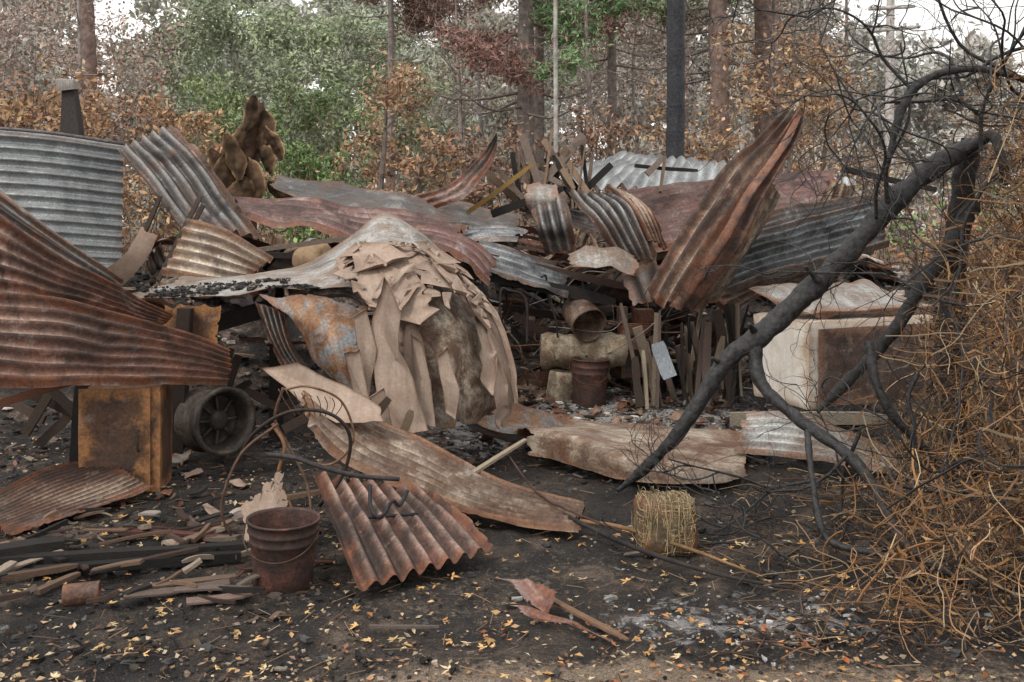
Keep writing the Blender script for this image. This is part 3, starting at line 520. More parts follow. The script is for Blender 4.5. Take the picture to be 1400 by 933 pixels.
b = B(); boxq(b, 2.64+uy*.345, 8.1-ux*.345, .50, 1.15, .014, .58, rot, dent=.012, nseg=24); b.build("front_panel", iron("freezer_scorch", (.24, .13, .09), (.16, .09, .065), (.08, .048, .038), crest=(.46, .38, .32), edgec=(.24, .13, .08), s1=3, soot=.5), parent=e)
b = B(); boxq(b, 2.60-uy*.05, 8.1+ux*.05, .97, 1.27, .7, .05, rot, tiltx=.24, nseg=24, bev=.02, dent=.05); b.build("lid", PALE, parent=e)
b = B(); plank(b, (1.6, 7.5, .14), (2.75, 7.5, .14), .09, .05, (.32, .28, .22)); b.build("pale_timber_beam", WOOD, False)

b = B()
for i in range(46):
    x = R.uniform(1.05, 1.95); y = R.uniform(8.4, 9.4); h = R.uniform(.3, .85); lean = R.normal(0, .12)
    c = [cK, cK, (.16, .12, .1), (.3, .24, .18), (.08, .06, .05)][R.integers(0, 5)]
    plank(b, (x, y, .05), (x+lean, y+R.uniform(-.1, .2), h+.05), R.uniform(.02, .09), R.uniform(.015, .03), c)
plank(b, (1.12, 8.5, .02), (1.10, 8.6, .5), .06, .03, (.45, .37, .27)); plank(b, (1.3, 8.4, .3), (1.2, 8.45, .58), .12, .02, (.34, .38, .42))
for i in range(14):
    x = R.uniform(.2, 1.6); y = R.uniform(9.3, 9.8); plank(b, (x-.3, y, R.uniform(.3, .8)), (x+.3, y, R.uniform(.3, .9)), .07, .04, np.array([.06, .04, .035])*R.uniform(.4, 2))
b.build("charred_boards", WOOD, False)
b = B()
for cx, cy, cz, s, rt, c in [((1.08), 9.1, .62, (.26, .2, .10), .1, 0), (1.06, 9.05, .5, (.3, .2, .1), .05, 1), (1.16, 9.1, .74, (.16, .16, .13), .3, 0), (.98, 9.1, .75, (.09, .1, .15), .1, 2), (1.08, 9.2, .32, (.3, .3, .24), .2, 1)]:
    boxq(b, cx, cy, cz, *s, rt, mi=c)
b.build("burnt_brick_stack", [RUST, CHAR, ORNG])
b = B()
for i in range(60):
    x = R.uniform(-.4, 1.3); y = R.uniform(8.9, 9.7); z0 = R.uniform(.05, .7); pts = [(x, y, z0)]; d = R.normal(size=3)*.08; d[2] = abs(d[2])
    for k in range(5):
        d = d+R.normal(size=3)*.05; q = np.array(pts[-1])+d; q[2] = np.clip(q[2], .03, 1.1); q[1] = max(q[1], 8.5); pts.append(tuple(q))
    tube(b, pts, R.uniform(.003, .010), 5, 20, col=np.array([(.03, .028, .026), (.15, .08, .05), (.25, .22, .2)][R.integers(0, 3)]))
for q in [[(-.1, 8.9, .45), (-.1, 8.9, .95), (-.02, 8.9, .98), (.12, 8.9, .9), (.13, 8.9, .5)], [(-.3, 8.7, .5), (-.05, 8.7, .42), (.0, 8.7, .3)], [(-.35, 8.8, .9), (-.3, 8.8, .5), (-.32, 8.7, .1)]]: tube(b, q, .012, 7, 40, col=(.05, .04, .04))
b.build("tangled_wire", STEELV)

e = empty("bent_wire_frame"); b = B()
tube(b, [(-1.375, 5.1, .386), (-1.25, 5, .564), (-1.07, 4.95, .67), (-.89, 5, .65), (-.80, 5.05, .53), (-.84, 5.1, .33), (-.96, 5.1, .17)], .009, 8, 50, col=(.04, .03, .027))
tube(b, [(-1.12, 4.9, .62), (-1.3, 4.9, .47), (-1.39, 4.9, .22), (-1.34, 4.95, .03)], .007, 8, 40, col=(.12, .07, .05))
tube(b, [(-1.12, 5.05, .76), (-.98, 4.95, .79), (-.84, 5.05, .70), (-.79, 5.1, .5), (-.9, 5.1, .38), (-1.05, 5.1, .4)], .006, 6, 40, col=(.2, .12, .08))
tube(b, [(-1.14, 5.1, .76), (-1.18, 5.1, .6), (-1.1, 5.1, .45), (-1.0, 5.0, .3), (-.95, 4.9, .1)], .008, 6, 40, col=(.1, .06, .04))
tube(b, [(-1.2, 5.0, .45), (-1.05, 4.9, .46), (-.9, 4.9, .41), (-.75, 4.95, .36), (-.55, 5.0, .33)], .012, 8, 40, col=(.05, .045, .045))
tube(b, [(-1.17, 5.0, .6), (-1.1, 4.95, .5), (-1.13, 4.95, .35), (-1.05, 4.9, .2), (-1.02, 4.9, .05)], .009, 8, 40, col=(.2, .1, .05))
for t in np.linspace(0, 1, 9):
    tube(b, [(-1.14+.3*t, 5.0, .77-.05*t), (-1.12+.28*t, 5.05, .70-.02*t), (-1.08+.2*t, 5.1, .62)], .0025, 5, 10, col=(.2, .13, .09))
b.build("hoops", STEELV, parent=e)
b = B(); tube(b, [(-.68, 4.9, .33), (-.67, 4.85, .25), (-.64, 4.8, .21), (-.6, 4.78, .22), (-.56, 4.8, .28), (-.53, 4.83, .25), (-.5, 4.9, .30)], .009, 8, 60, col=(.03, .03, .032)); tube(b, [(-.7, 4.8, .2), (-.45, 4.9, .19)], .008, 6, 10, col=(.03, .03, .03)); b.build("blackened_pipe", STEELV)
sheet("scorched_panel", [[(-1.32, 4.95, .22), (-1.1, 4.95, .42)], [(-1.28, 4.85, .04), (-1.04, 4.85, .14)]], 0, 0, TAN, .02, .1, seed=91)
b = B(); plank(b, (-.28, 5.6, .17), (.08, 5.9, .33), .035, .015, (.38, .31, .23)); b.build("loose_timber_batten", WOOD, False)
b = B(); plank(b, (-.95, 6.0, .25), (-.72, 6.0, .55), .05, .02, (.1, .07, .05)); plank(b, (-.66, 5.9, .3), (-.58, 5.9, .5), .05, .02, (.2, .15, .1)); b.build("loose_timber_batten", WOOD, False)

sheet("rusty_grille", [[(-2.85, 5.35, .11), (-2.45, 4.95, .07)], [(-2.7, 5.8, .17), (-2.2, 5.35, .08)], [(-2.5, 6.1, .18), (-2.0, 5.75, .10)]], 16, .008, RUSTP, .03, .03, seed=95)
b = B()
for p0, p1, w, t, c in [((-2.5, 4.62, .04), (-1.25, 4.8, .06), .06, .05, cK), ((-2.1, 4.5, .05), (-1.25, 4.72, .05), .05, .04, (.02, .02, .02)), ((-2.0, 5.1, .05), (-1.35, 4.98, .05), .05, .012, (.14, .06, .05)),
                        ((-2.8, 4.5, .05), (-2.1, 4.8, .08), .1, .06, cK), ((-1.6, 4.22, .05), (-1.2, 4.35, .06), .07, .008, (.16, .12, .10)), ((-1.55, 4.32, .05), (-1.2, 4.45, .05), .05, .008, (.2, .14, .10)), ((-1.32, 4.15, .05), (-1.08, 4.25, .05), .07, .008, (.26, .18, .15)), ((-1.4, 4.25, .06), (-1.1, 4.3, .05), .05, .008, (.2, .15, .13)),
                        ((-1.45, 5.3, .06), (-1.38, 5.33, .08), .05, .04, (.5, .42, .36)), ((-1.95, 5.4, .05), (-1.85, 5.36, .06), .06, .012, (.4, .35, .3)), ((-2.2, 4.9, .05), (-2.05, 4.93, .05), .05, .012, (.3, .2, .1)),
                        ((-.55, 3.95, .03), (-.28, 3.92, .04), .015, .01, (.2, .16, .14)), ((.1, 4.3, .04), (.43, 3.8, .04), .03, .01, (.28, .17, .11))]:
    plank(b, p0, p1, w, t, c, up=(0, 0, 1))
for i in range(80):
    x = R.uniform(-2.7, -1.1); y = R.uniform(4.1, 5.8); L = R.uniform(.06, .35); a = R.normal(0, .9)
    plank(b, (x, y, .05), (x+L*math.cos(a), y+L*math.sin(a), .06+R.uniform(0, .04)), R.uniform(.01, .05), R.uniform(.006, .025), np.array([cK, cK, (.08, .05, .04), (.2, .13, .09), (.3, .24, .19)][R.integers(0, 5)])*R.uniform(.6, 1.3), up=(0, 0, 1))
b.build("fallen_charred_timber", WOOD, False)

e = empty("wire_bale"); b = B(); boxq(b, .74, 4.95, .135, .26, .23, .25, .1, bev=.06, dent=.03, nseg=18); b.build("core", iron("bale_core", (.36, .29, .16), (.24, .18, .09), (.10, .07, .04), s1=24, soot=.2), parent=e)
b = B()
for i in range(1000):
    a0 = R.uniform(0, 6.28); n = 8; aa = a0+np.linspace(0, R.uniform(.3, 1.5), n); h = R.uniform(-.12, .12)+np.cumsum(R.normal(0, .004, n))
    r = R.uniform(.98, 1.06)+R.normal(0, .008, n)
    ca, sa = np.cos(aa), np.sin(aa); sq = (np.abs(ca)**6+np.abs(sa)**6)**(-1/6)
    sc = 1-.22*np.clip(np.abs(h)/.12-.7, 0, 1)
    P = np.stack([.74+ca*sq*.13*r*sc, 4.95+sa*sq*.115*r*sc, .135+h], -1)
    if i % 3: P = np.stack([.74+h, 4.95+ca*sq*.118*r*sc, .135+sa*sq*.125*r*sc], -1)
    if i % 9 == 1: P = P+np.cumsum(R.normal(0, .008, (n, 3)), 0)
    P[:, 2] = np.maximum(P[:, 2], .01)
    tube(b, P, .0013, 3, 10, col=np.array([.42, .33, .2])*R.uniform(.3, 1.5), caps=False)
b.build("strands", VINE, parent=e)

# ------------------------------------------------------------------ fallen burnt tree
b = B(); cb = (.028, .027, .027)
def limb(pts, rad, k=10, n=None): tube(b, pts, np.array(rad)*.80, k, (n or len(pts)*7)*2, .22, cb)
main = [(2.80, 6.25, 2.06), (2.37, 6.1, 1.8), (2.06, 6, 1.51), (1.73, 5.9, 1.2), (1.35, 5.8, .90), (1.18, 5.8, .75), (.95, 5.8, .4), (.745, 5.9, .15), (.61, 5.95, .02)]
limb(main, [.070, .082, .078, .075, .073, .058, .048, .035, .012], 16, 90)
limb([(1.36, 5.8, .9), (1.38, 5.7, .70), (1.51, 5.5, .54), (1.7, 5.3, .41), (1.8, 5.1, .27), (1.83, 4.8, .09), (1.92, 4.55, .04), (2.0, 4.4, .03)], [.06, .05, .042, .038, .036, .032, .026, .018], 12, 60)
limb([(2.85, 6.3, 1.7), (2.65, 6.3, 1.38), (2.32, 6.3, .88), (2.07, 6.3, .61), (1.85, 6.2, .43)], [.07, .06, .055, .045, .02], 12)
limb([(3.1, 5.9, 2.3), (2.9, 5.8, 2.39), (2.61, 5.8, 2.45), (2.36, 5.8, 2.40), (2.22, 5.8, 2.26), (2.125, 5.8, 1.92)], [.020, .024, .028, .034, .036, .024], 10)
limb([(1.95, 5.6, .93), (1.98, 5.5, .66), (2.2, 5.5, .38), (2.44, 5.5, .26), (2.85, 5.5, .2)], [.028, .032, .03, .028, .026], 10)
limb([(1.5, 5.2, .52), (1.44, 4.9, .35), (1.47, 4.75, .12), (1.7, 4.6, .08), (1.85, 4.4, .03)], [.02, .022, .022, .018, .012], 8)
limb([(2.82, 6.3, 2.1), (2.78, 6.4, 1.4), (2.75, 6.4, .7), (2.8, 6.4, -.05)], [.07, .09, .09, .12], 12)
limb([(2.75, 6.2, 2.02), (2.85, 6.1, 2.1), (2.86, 6.0, 2.0), (2.9, 6, 1.8)], [.05, .05, .035, .03], 10)
limb([(1.2, 5.8, .77), (1.12, 5.75, .82)], [.02, .012], 8); limb([(1.38, 5.8, .95), (1.32, 5.7, 1.02)], [.03, .015], 8); limb([(1.75, 5.85, 1.24), (1.66, 5.8, 1.33)], [.025, .015], 8)
limb([(2.2, 6.0, 1.66), (2.16, 5.9, 1.9), (2.25, 5.8, 2.2), (2.2, 5.8, 2.6)], [.018, .014, .01, .006], 7)
def twig(p, d, L, r, depth):
    n = 6; pts = [np.array(p, float)]; d = np.array(d, float); d /= np.linalg.norm(d)
    for i in range(n):
        d = d+R.normal(0, .30, 3); d /= np.linalg.norm(d); pts.append(pts[-1]+d*L/n)
        if pts[-1][2] < .02: pts[-1][2] = .02
        if depth > 0 and i > 0 and R.random() < .6: twig(pts[-1], d+R.normal(0, .8, 3), L*R.uniform(.4, .75), r*.55, depth-1)
    tube(b, pts, [r, r*.4], 5, 16, 0, cb, caps=False)
for p, d, L, r in [((2.3, 5.8, 2.3), (-.6, 0, .3), .9, .012), ((2.1, 5.9, 1.6), (-.3, -.1, 1), 1.2, .011), ((2.55, 5.8, 2.3), (0, 0, 1), 1.2, .012), ((2.75, 6, 2.0), (.1, -.2, 1), 1.4, .014), ((2.75, 6, 2.2), (-.8, 0, .5), 1.4, .012), ((2.4, 6, 1.8), (-.2, 0, 1), 1.0, .010),
                   ((2.9, 6.1, 2.5), (-1, .2, .1), 1.4, .012), ((3.0, 5.8, 2.6), (-1, .1, -.2), 1.3, .012), ((2.7, 5.4, 1.5), (-1, 0, -.2), 1.2, .01), ((2.6, 5.3, 1.2), (-1, -.1, -.3), 1.3, .010), ((1.8, 5.3, .5), (-.9, 0, -.2), .8, .012), ((1.7, 5.2, .4), (-1, .1, -.3), .9, .01),
                   ((2.1, 5.3, .8), (-.3, 0, -1), .8, .012), ((2.4, 5.2, .9), (-.6, -.4, -.6), 1.2, .012), ((1.9, 5.0, .3), (.6, -.2, .3), 1., .012), ((2.2, 4.8, .5), (-1, -.2, -.2), 1.0, .008), ((2.6, 5.6, 1.8), (-.2, -.1, -1), 1.5, .012), ((2.5, 5.0, 1.1), (-1, 0, -.5), 1.1, .008), ((2.9, 5.9, 2.9), (-1, 0, -.3), 1.5, .012), ((3.1, 5.8, 2.2), (-1, -.2, .2), 1.3, .012), ((1.6, 5.3, .25), (-1, -.3, -.2), .9, .010), ((1.2, 5.0, .04), (-1, .3, 0), .7, .008), ((1.3, 4.6, .04), (-1, .3, 0), .6, .008), ((2.9, 5.6, 2.4), (-.8, 0, .8), 1.3, .008), ((3.0, 5.5, 2.0), (-.9, 0, .2), 1.2, .008)]:
    twig(p, d, L, r, 3)
b.build("fallen_burnt_tree", BARK)
b = B()
tube(b, [(.35, 5.25, .05), (.55, 5.0, .09), (.85, 4.75, .06), (1.1, 4.5, .03)], [.012, .010, .009, .005], 7, 30, .1, (.2, .12, .06))
tube(b, [(.2, 5.5, .05), (.55, 4.8, .07), (.9, 4.5, .04), (1.2, 4.35, .03)], [.010, .012, .010, .007], 7, 30, .1, (.03, .026, .024))
tube(b, [(-.05, 5.9, .28), (.15, 5.5, .12), (.4, 5.1, .1), (.75, 4.9, .02)], [.005, .006, .006, .004], 6, 30, .1, (.07, .04, .03))
b.build("fallen_branch", TBARK)

def leaves(b, P, S, C, flat=0., asp=.5, mi=0):
    n = len(P); u = R.normal(size=(n, 3)); u[:, 2] *= (1-flat); u /= np.linalg.norm(u, axis=1, keepdims=True)
    w = R.normal(size=(n, 3)); w[:, 2] *= (1-flat); v = np.cross(u, w)
    if flat: v = np.cross(u, np.array([0, 0, 1.])+R.normal(0, .3, (n, 3)))
    v /= np.linalg.norm(v, axis=1, keepdims=True)+1e-9
    s = S[:, None]; mid = np.cross(u, v)*s*R.uniform(-.4, .4, (n, 1))
    V = np.stack([P-u*s, P+v*s*asp+mid, P+u*s, P-v*s*asp+mid], 1)
    b.add(V.reshape(-1, 3), (np.arange(4)[None]+np.arange(n)[:, None]*4), np.repeat(C, 4, 0), None, mi)
def palette(n, cols, var=.35):
    c = np.array(cols)[R.integers(0, len(cols), n)]; return c*R.uniform(1-var, 1+var, (n, 1))
# ------------------------------------------------------------------ vine tangle
b = B()
def vdens(x, y, z):
    lim = .285*y + .27*z + .12 + .12*math.sin(z*5+y) + (.26 if z > .5 else 0)
    return x-lim
def tang_c():
    while True:
        x = R.uniform(1.0, 4.0); y = R.uniform(3.75, 6.8); z = R.uniform(0, 2.35); d = vdens(x, y, z)
        if d > 0 and R.random() < min(1, d*2.2+.04) and x < y*.62: return np.array([x, y, z])
pal = np.array([(.30, .175, .09), (.25, .13, .06), (.42, .31, .19), (.15, .085, .05), (.32, .17, .07), (.08, .06, .05), (.06, .045, .04)])
for i in range(6000):
    p = tang_c(); d = R.normal(size=3); d[2] -= .5; d /= np.linalg.norm(d); n = R.integers(5, 10); stp = R.uniform(.025, .065); cv = R.normal(0, .18, 3)
    pts = [p]
    for k in range(n):
        d = d+cv+R.normal(0, .22, 3); d /= np.linalg.norm(d); q = pts[-1]+d*stp; q[2] = max(q[2], .01); pts.append(q)
    tube(b, pts, R.uniform(.0011, .0032) if R.random() < .9 else .006, 3, n+3, 0, pal[R.integers(0, 7)]*R.uniform(.5, 1.4), caps=False)
P = np.array([tang_c() for i in range(11000)]); P = P[[vdens(*q) > .22 for q in P]]
leaves(b, P, R.uniform(.006, .024, len(P)), palette(len(P), [(.22, .12, .055), (.12, .065, .035), (.30, .19, .09), (.05, .035, .028)]), 0, .4)
b.build("dry_vine_thicket", VINE, smooth=False)
b = B()
for i in range(700):
    x = R.uniform(.1, 2.6); y = R.uniform(3.7, 6.2)
    if x < .2*y+.2*R.random(): continue
    a = R.uniform(0, 6.28); L = R.uniform(.06, .32); z = hg(np.array(x), np.array(y))+.01
    P = [(x, y, z), (x+L*.5*math.cos(a)+R.normal(0, .03), y+L*.5*math.sin(a), z+R.uniform(0, .06)), (x+L*math.cos(a), y+L*math.sin(a), z+R.uniform(-.005, .04))]
    tube(b, P, R.uniform(.0015, .004), 4, 8, 0, np.array([(.2, .12, .07), (.05, .035, .03), (.10, .07, .055), (.3, .21, .13)][R.integers(0, 4)])*R.uniform(.5, 1.2), caps=False)
for i in range(700):
    y = R.uniform(3.4, 7.5); x = R.uniform(-.5, .4)*y
    a = R.uniform(0, 6.28); L = R.uniform(.03, .14); z = hg(np.array(x), np.array(y))+.012
    tube(b, [(x, y, z), (x+L*math.cos(a), y+L*math.sin(a), z+R.uniform(0, .02))], R.uniform(.001, .0025), 4, 4, 0, np.array([(.2, .12, .07), (.05, .035, .03), (.28, .2, .13)][R.integers(0, 3)])*R.uniform(.5, 1.1), caps=False)
b.build("dead_stems", VINE)

# ------------------------------------------------------------------ scatter
g3 = [q for q in np.ndindex(3, 3, 3) if q != (1, 1, 1)]; idx3 = {q: i for i, q in enumerate(g3)}
bv = np.array(g3, float)-1; bv /= np.linalg.norm(bv, axis=1, keepdims=True)**.6; LF = []
for ax in range(3):
    for sd in (0, 2):
        for i in range(2):
            for j in range(2):
                f = []
                for di, dj in ((0, 0), (1, 0), (1, 1), (0, 1)):
                    q = [0, 0, 0]; q[ax] = sd; q[(ax+1) % 3] = i+di; q[(ax+2) % 3] = j+dj; f.append(idx3[tuple(q)])
                LF.append(f if sd else f[::-1])
LF = np.array(LF)
def lumps(b, P, S, C, flat=.6):
    n = len(P); V = bv[None]*R.uniform(.55, 1.15, (n, 26, 1))*R.uniform(.6, 1.4, (n, 1, 3))*S[:, None, None]*np.array([1.3, .9, flat])*.75
    a = R.uniform(0, 6.28, n); ca, sa = np.cos(a)[:, None], np.sin(a)[:, None]
    V = np.stack([V[..., 0]*ca-V[..., 1]*sa, V[..., 0]*sa+V[..., 1]*ca, V[..., 2]], -1)+P[:, None]
    b.add(V.reshape(-1, 3), (LF[None]+np.arange(n)[:, None, None]*26).reshape(-1, 4), np.repeat(C, 26, 0))
def gpos(n, xa, xb, ya, yb):
    y = ya+(yb-ya)*R.random(n)**1.4; x = (R.random(n)*(xb-xa)+xa)*y/5; return x, y
b = B(); n = 14000; x, y = gpos(n, -2.9, 2.9, 3.2, 9.8)
keep = fbm(np.stack([x*1.2, y*1.2, 0*x], -1), 3)+.75*sstep(.5, -2, x)+.7*sstep(6, 8, y) > R.uniform(-.4, .9, n); x, y = x[keep], y[keep]; n = len(x)
S = np.minimum(R.gamma(1.2, .006, n)+.003, .032+.02*(y > 5)); C = palette(n, [(.02, .019, .018), (.03, .027, .025), (.05, .04, .035), (.08, .06, .045), (.02, .02, .02), (.15, .11, .08), (.28, .23, .19)]); C[S > .02] = np.minimum(C[S > .02], .06)
lumps(b, np.stack([x, y, hg(x, y)+S*.2], -1), S, C)
n = 2600; x = R.normal(.7, .8, n); y = R.uniform(6.9, 9.7, n); S = R.gamma(1.4, .007, n)+.003
lumps(b, np.stack([x, y, hg(x, y)+S*.3], -1), S, palette(n, [(.4, .36, .32), (.3, .25, .2), (.1, .08, .07), (.2, .14, .1), (.45, .43, .4), (.04, .035, .03), (.05, .05, .05)]))
n = 420; x = R.normal(1.05, .4, n); y = R.normal(4.1, .2, n); S = R.gamma(1.3, .004, n)+.002
lumps(b, np.stack([x, y, hg(x, y)+S*.3], -1), S, palette(n, [(.40, .39, .38), (.26, .25, .24), (.1, .1, .1)]))
n = 5000; x = R.uniform(-4.5, 5, n); y = R.uniform(8, 13, n); z = hm(x, y); k = z > .0; x, y, z = x[k], y[k], z[k]; n = len(x)
S = R.gamma(1.6, .016, n)+.005; lumps(b, np.stack([x, y, z+S*.3], -1), S, palette(n, [(.02, .019, .018), (.03, .027, .025), (.07, .05, .04), (.18, .13, .10), (.36, .31, .27)]))
ii = R.integers(0, F1.shape[0], 3000), (np.abs(R.normal(.12, .14, 3000)).clip(0, .98)*F1.shape[1]).astype(int)
Pp = F1[ii]; k = fbm(Pp*3, 3) > .0; Pp = Pp[k]; S = R.gamma(1.3, .006, len(Pp))+.003
lumps(b, Pp+[0, 0, .008], S, palette(len(Pp), [(.02, .02, .02), (.03, .03, .03), (.08, .07, .06)]))
b.build("charcoal_debris", VC, smooth=False)
b = B(); n = 7500; x, y = gpos(n, -2.9, 2.7, 3.2, 9.0)
keep = fbm(np.stack([x*1.6, y*1.6, 0*x+5], -1), 3)+.25*sstep(4.4, 3.6, y)+.4*sstep(0, -2, x) > R.uniform(-.3, .9, n); x, y = x[keep], y[keep]; n = len(x)
leaves(b, np.stack([x, y, hg(x, y)+.012], -1), R.uniform(.005, .02, n), palette(n, [(.34, .21, .11), (.42, .30, .18), (.26, .14, .08), (.18, .11, .07), (.45, .36, .25)]), .85, .55)
for i in range(230):
    y = R.uniform(3.4, 5.4); x = R.uniform(-.5, .35)*y; z = float(hg(np.array(x), np.array(y)))+.02; a0 = R.uniform(0, 6.28); c = palette(1, [(.55, .36, .16), (.5, .28, .1), (.5, .4, .24)])[0]
    s = R.uniform(.012, .028)
    for k in range(5):
        a = a0+(k-2)*.7; u = np.array([math.cos(a), math.sin(a), R.normal(0, .25)]); v = np.array([-math.sin(a), math.cos(a), 0]); L = s*(1.2-.18*abs(k-2)); o = np.array([x, y, z+R.uniform(0, .002)])
        b.add([o, o+u*L*.55+v*L*.28, o+u*L*1.2, o+u*L*.55-v*L*.28], [[0, 1, 2, 3]], c)
n = 200; x = R.normal(.75, .6, n); y = R.uniform(3.4, 4.2, n); leaves(b, np.stack([x, y, hg(x, y)+.015], -1), R.uniform(.008, .022, n), palette(n, [(.45, .28, .12), (.42, .18, .07), (.34, .11, .05)]), .8, .6)
b.build("fallen_leaves", LEAF, smooth=False)
b = B()
for i in range(1000):
    y = R.uniform(3.4, 9.6); x = R.uniform(-.52, .42)*y
    if x > .55 and y < 6: continue
    if fbm(np.array([x*.9, y*.9, 3.]), 3) < -.1: continue
    L = R.uniform(.02, .12)*(1 if y > 4.6 else .6); a = R.uniform(0, 6.28); z = float(hg(np.array(x), np.array(y)))+.01
    c = np.array([(.03, .028, .026), (.1, .07, .05), (.22, .15, .1), (.3, .26, .22), (.16, .07, .05), (.4, .33, .25)][R.integers(0, 6)])
    plank(b, (x, y, z), (x+L*math.cos(a), y+L*math.sin(a), z+R.uniform(0, .02)), L*R.uniform(.1, .45), R.uniform(.002, .007), c*R.uniform(.6, 1.2), up=(0, 0, 1))
b.build("splintered_wood_debris", WOOD, False)
b = B()
for i in range(300):
    y = R.uniform(5.0, 9.7); x = R.uniform(-.5, .36)*y
    if i < 190: x = R.uniform(-.2, 1.9); y = R.uniform(7.2, 9.6)
    if y < 6 and x > -1.5: continue
    z = float(hg(np.array(x), np.array(y)))+.03; L = R.uniform(.02, .11); a = R.uniform(0, 6.28); u = np.array([math.cos(a), math.sin(a), R.normal(0, .3)])*L; v = np.array([-math.sin(a), math.cos(a), R.normal(0, .3)])*L*.5; o = np.array([x, y, z])
    sheet("", [[o-u-v, o-u+v], [o+u-v, o+u+v]], 0, 0, None, .03, .15, nv=9, bld=b, cs=9, mi=int(R.integers(0, 6)))
b.build("metal_fragments", [RUST, PALE, CREAM, TAN, CHAR, ORNG])

# ------------------------------------------------------------------ poles
b = B(); tube(b, [(2.22, 14, -.1), (2.24, 14, 4), (2.26, 14, 10)], [.135, .125, .11], 16, 120, .07, (.024, .025, .029)); b.build("burnt_power_pole", BARK)
b = B(); tube(b, [(.56, 13, 0), (.555, 13, 3), (.54, 13, 8)], [.032, .027, .025], 8, 30, .05, (.36, .34, .31)); b.build("thin_pale_pole", TBARK)
e = empty("distant_utility_pole"); b = B(); tube(b, [(14.7, 40, 0), (14.8, 40, 11.5)], [.2, .15], 10, 10, 0, (.45, .42, .40)); b.build("shaft", TBARK, parent=e)
b = B(); plank(b, (13.7, 39.9, 8.9), (15.9, 39.9, 9.1), .14, .12, (.42, .4, .38)); plank(b, (13.9, 39.9, 9.8), (15.7, 39.9, 9.9), .14, .12, (.42, .4, .38)); b.build("crossarms", TBARK, parent=e)
b = B()
for x in (13.8, 14.3, 15.3, 15.8): lathe(b, [(.001, 0), (.06, 0), (.09, .08), (.05, .1), (.08, .17), (.001, .2)], (x, 39.9, 9.05), (0, 0, 1), 10, 0, (.4, .4, .4))
b.build("insulators", TBARK, parent=e)

# ------------------------------------------------------------------ trees (smoke haze of far ones mixed into leaf and bark colour)
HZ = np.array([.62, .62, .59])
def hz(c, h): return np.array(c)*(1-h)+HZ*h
SC = [(.31, .155, .085), (.26, .13, .075), (.35, .21, .12), (.21, .12, .08)]
SO = [(.42, .25, .12), (.36, .19, .09), (.28, .14, .07), (.45, .31, .17)]
GR = [(.17, .26, .07), (.24, .34, .10), (.12, .19, .06), (.30, .37, .14)]
MX = [(.25, .17, .11), (.19, .2, .10), (.28, .16, .10), (.2, .16, .12)]
def tree(name, x, y, h, cr_, cols, nl, ls, h0=.3, haze=0., tr=.12, bark=(.09, .065, .055), limbs=16, b=None, lean=0., sub=2):
    own = b is None; b = b or B(); bk = hz(bark, haze)
    top = np.array([x+lean, y, h]); tp = [(x, y, -.1), (x+lean*.3+R.normal(0, .1), y, h*.4), (x+lean*.7+R.normal(0, .15), y, h*.75), tuple(top*[1, 1, .97])]
    tube(b, tp, [tr, tr*.7, tr*.4, tr*.1], 7, 18, .08, bk, caps=False)
    tpc = cr(tp, 40); ends = []
    for i in range(limbs):
        f = h0+(1-h0)*((i+R.random())/limbs); q = tpc[min(39, int(f*39))]
        a = R.uniform(0, 6.28); reach = cr_*(1.15-f*.6)*R.uniform(.5, 1.1)*min(1, (f-h0)*4+.45); up = reach*R.uniform(.2, .9)
        e_ = q+[math.cos(a)*reach, math.sin(a)*reach, up]; m_ = (q+e_)/2+R.normal(0, reach*.1, 3)
        tube(b, [q, m_, e_], [tr*.3*(1.2-f), tr*.06], 4, 8, 0, bk, caps=False); ends += [m_, e_, (m_+e_)/2]
        for k in range(5):
            s = m_+(e_-m_)*R.random(); t = s+R.normal(0, reach*.3, 3)+[0, 0, reach*.15]
            tube(b, [s, t], [tr*.07, tr*.02], 3, 3, 0, bk, caps=False); ends += [t, (s+t)/2]
            for kk in range(sub):
                t2 = t+R.normal(0, reach*.15, 3); tube(b, [t, t2], [tr*.035, tr*.015], 3, 2, 0, bk, caps=False); ends.append(t2)
    ends = np.array(ends); ne = len(ends)
    if nl:
        wgt = R.random(ne)**2; wgt /= wgt.sum(); k = R.choice(ne, nl, p=wgt)
        P = ends[k]+R.normal(0, 1, (nl, 3))*cr_*.10*[1, 1, .7]
        vr = .3*(1-haze)+.03
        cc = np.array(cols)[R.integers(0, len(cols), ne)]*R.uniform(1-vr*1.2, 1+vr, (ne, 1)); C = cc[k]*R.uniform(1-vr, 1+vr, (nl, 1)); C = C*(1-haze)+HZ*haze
        leaves(b, P, R.uniform(.6, 1.3, nl)*ls, C, 0, .45, 1)
    if own: b.build(name, [TBARK, LEAF], smooth=False)
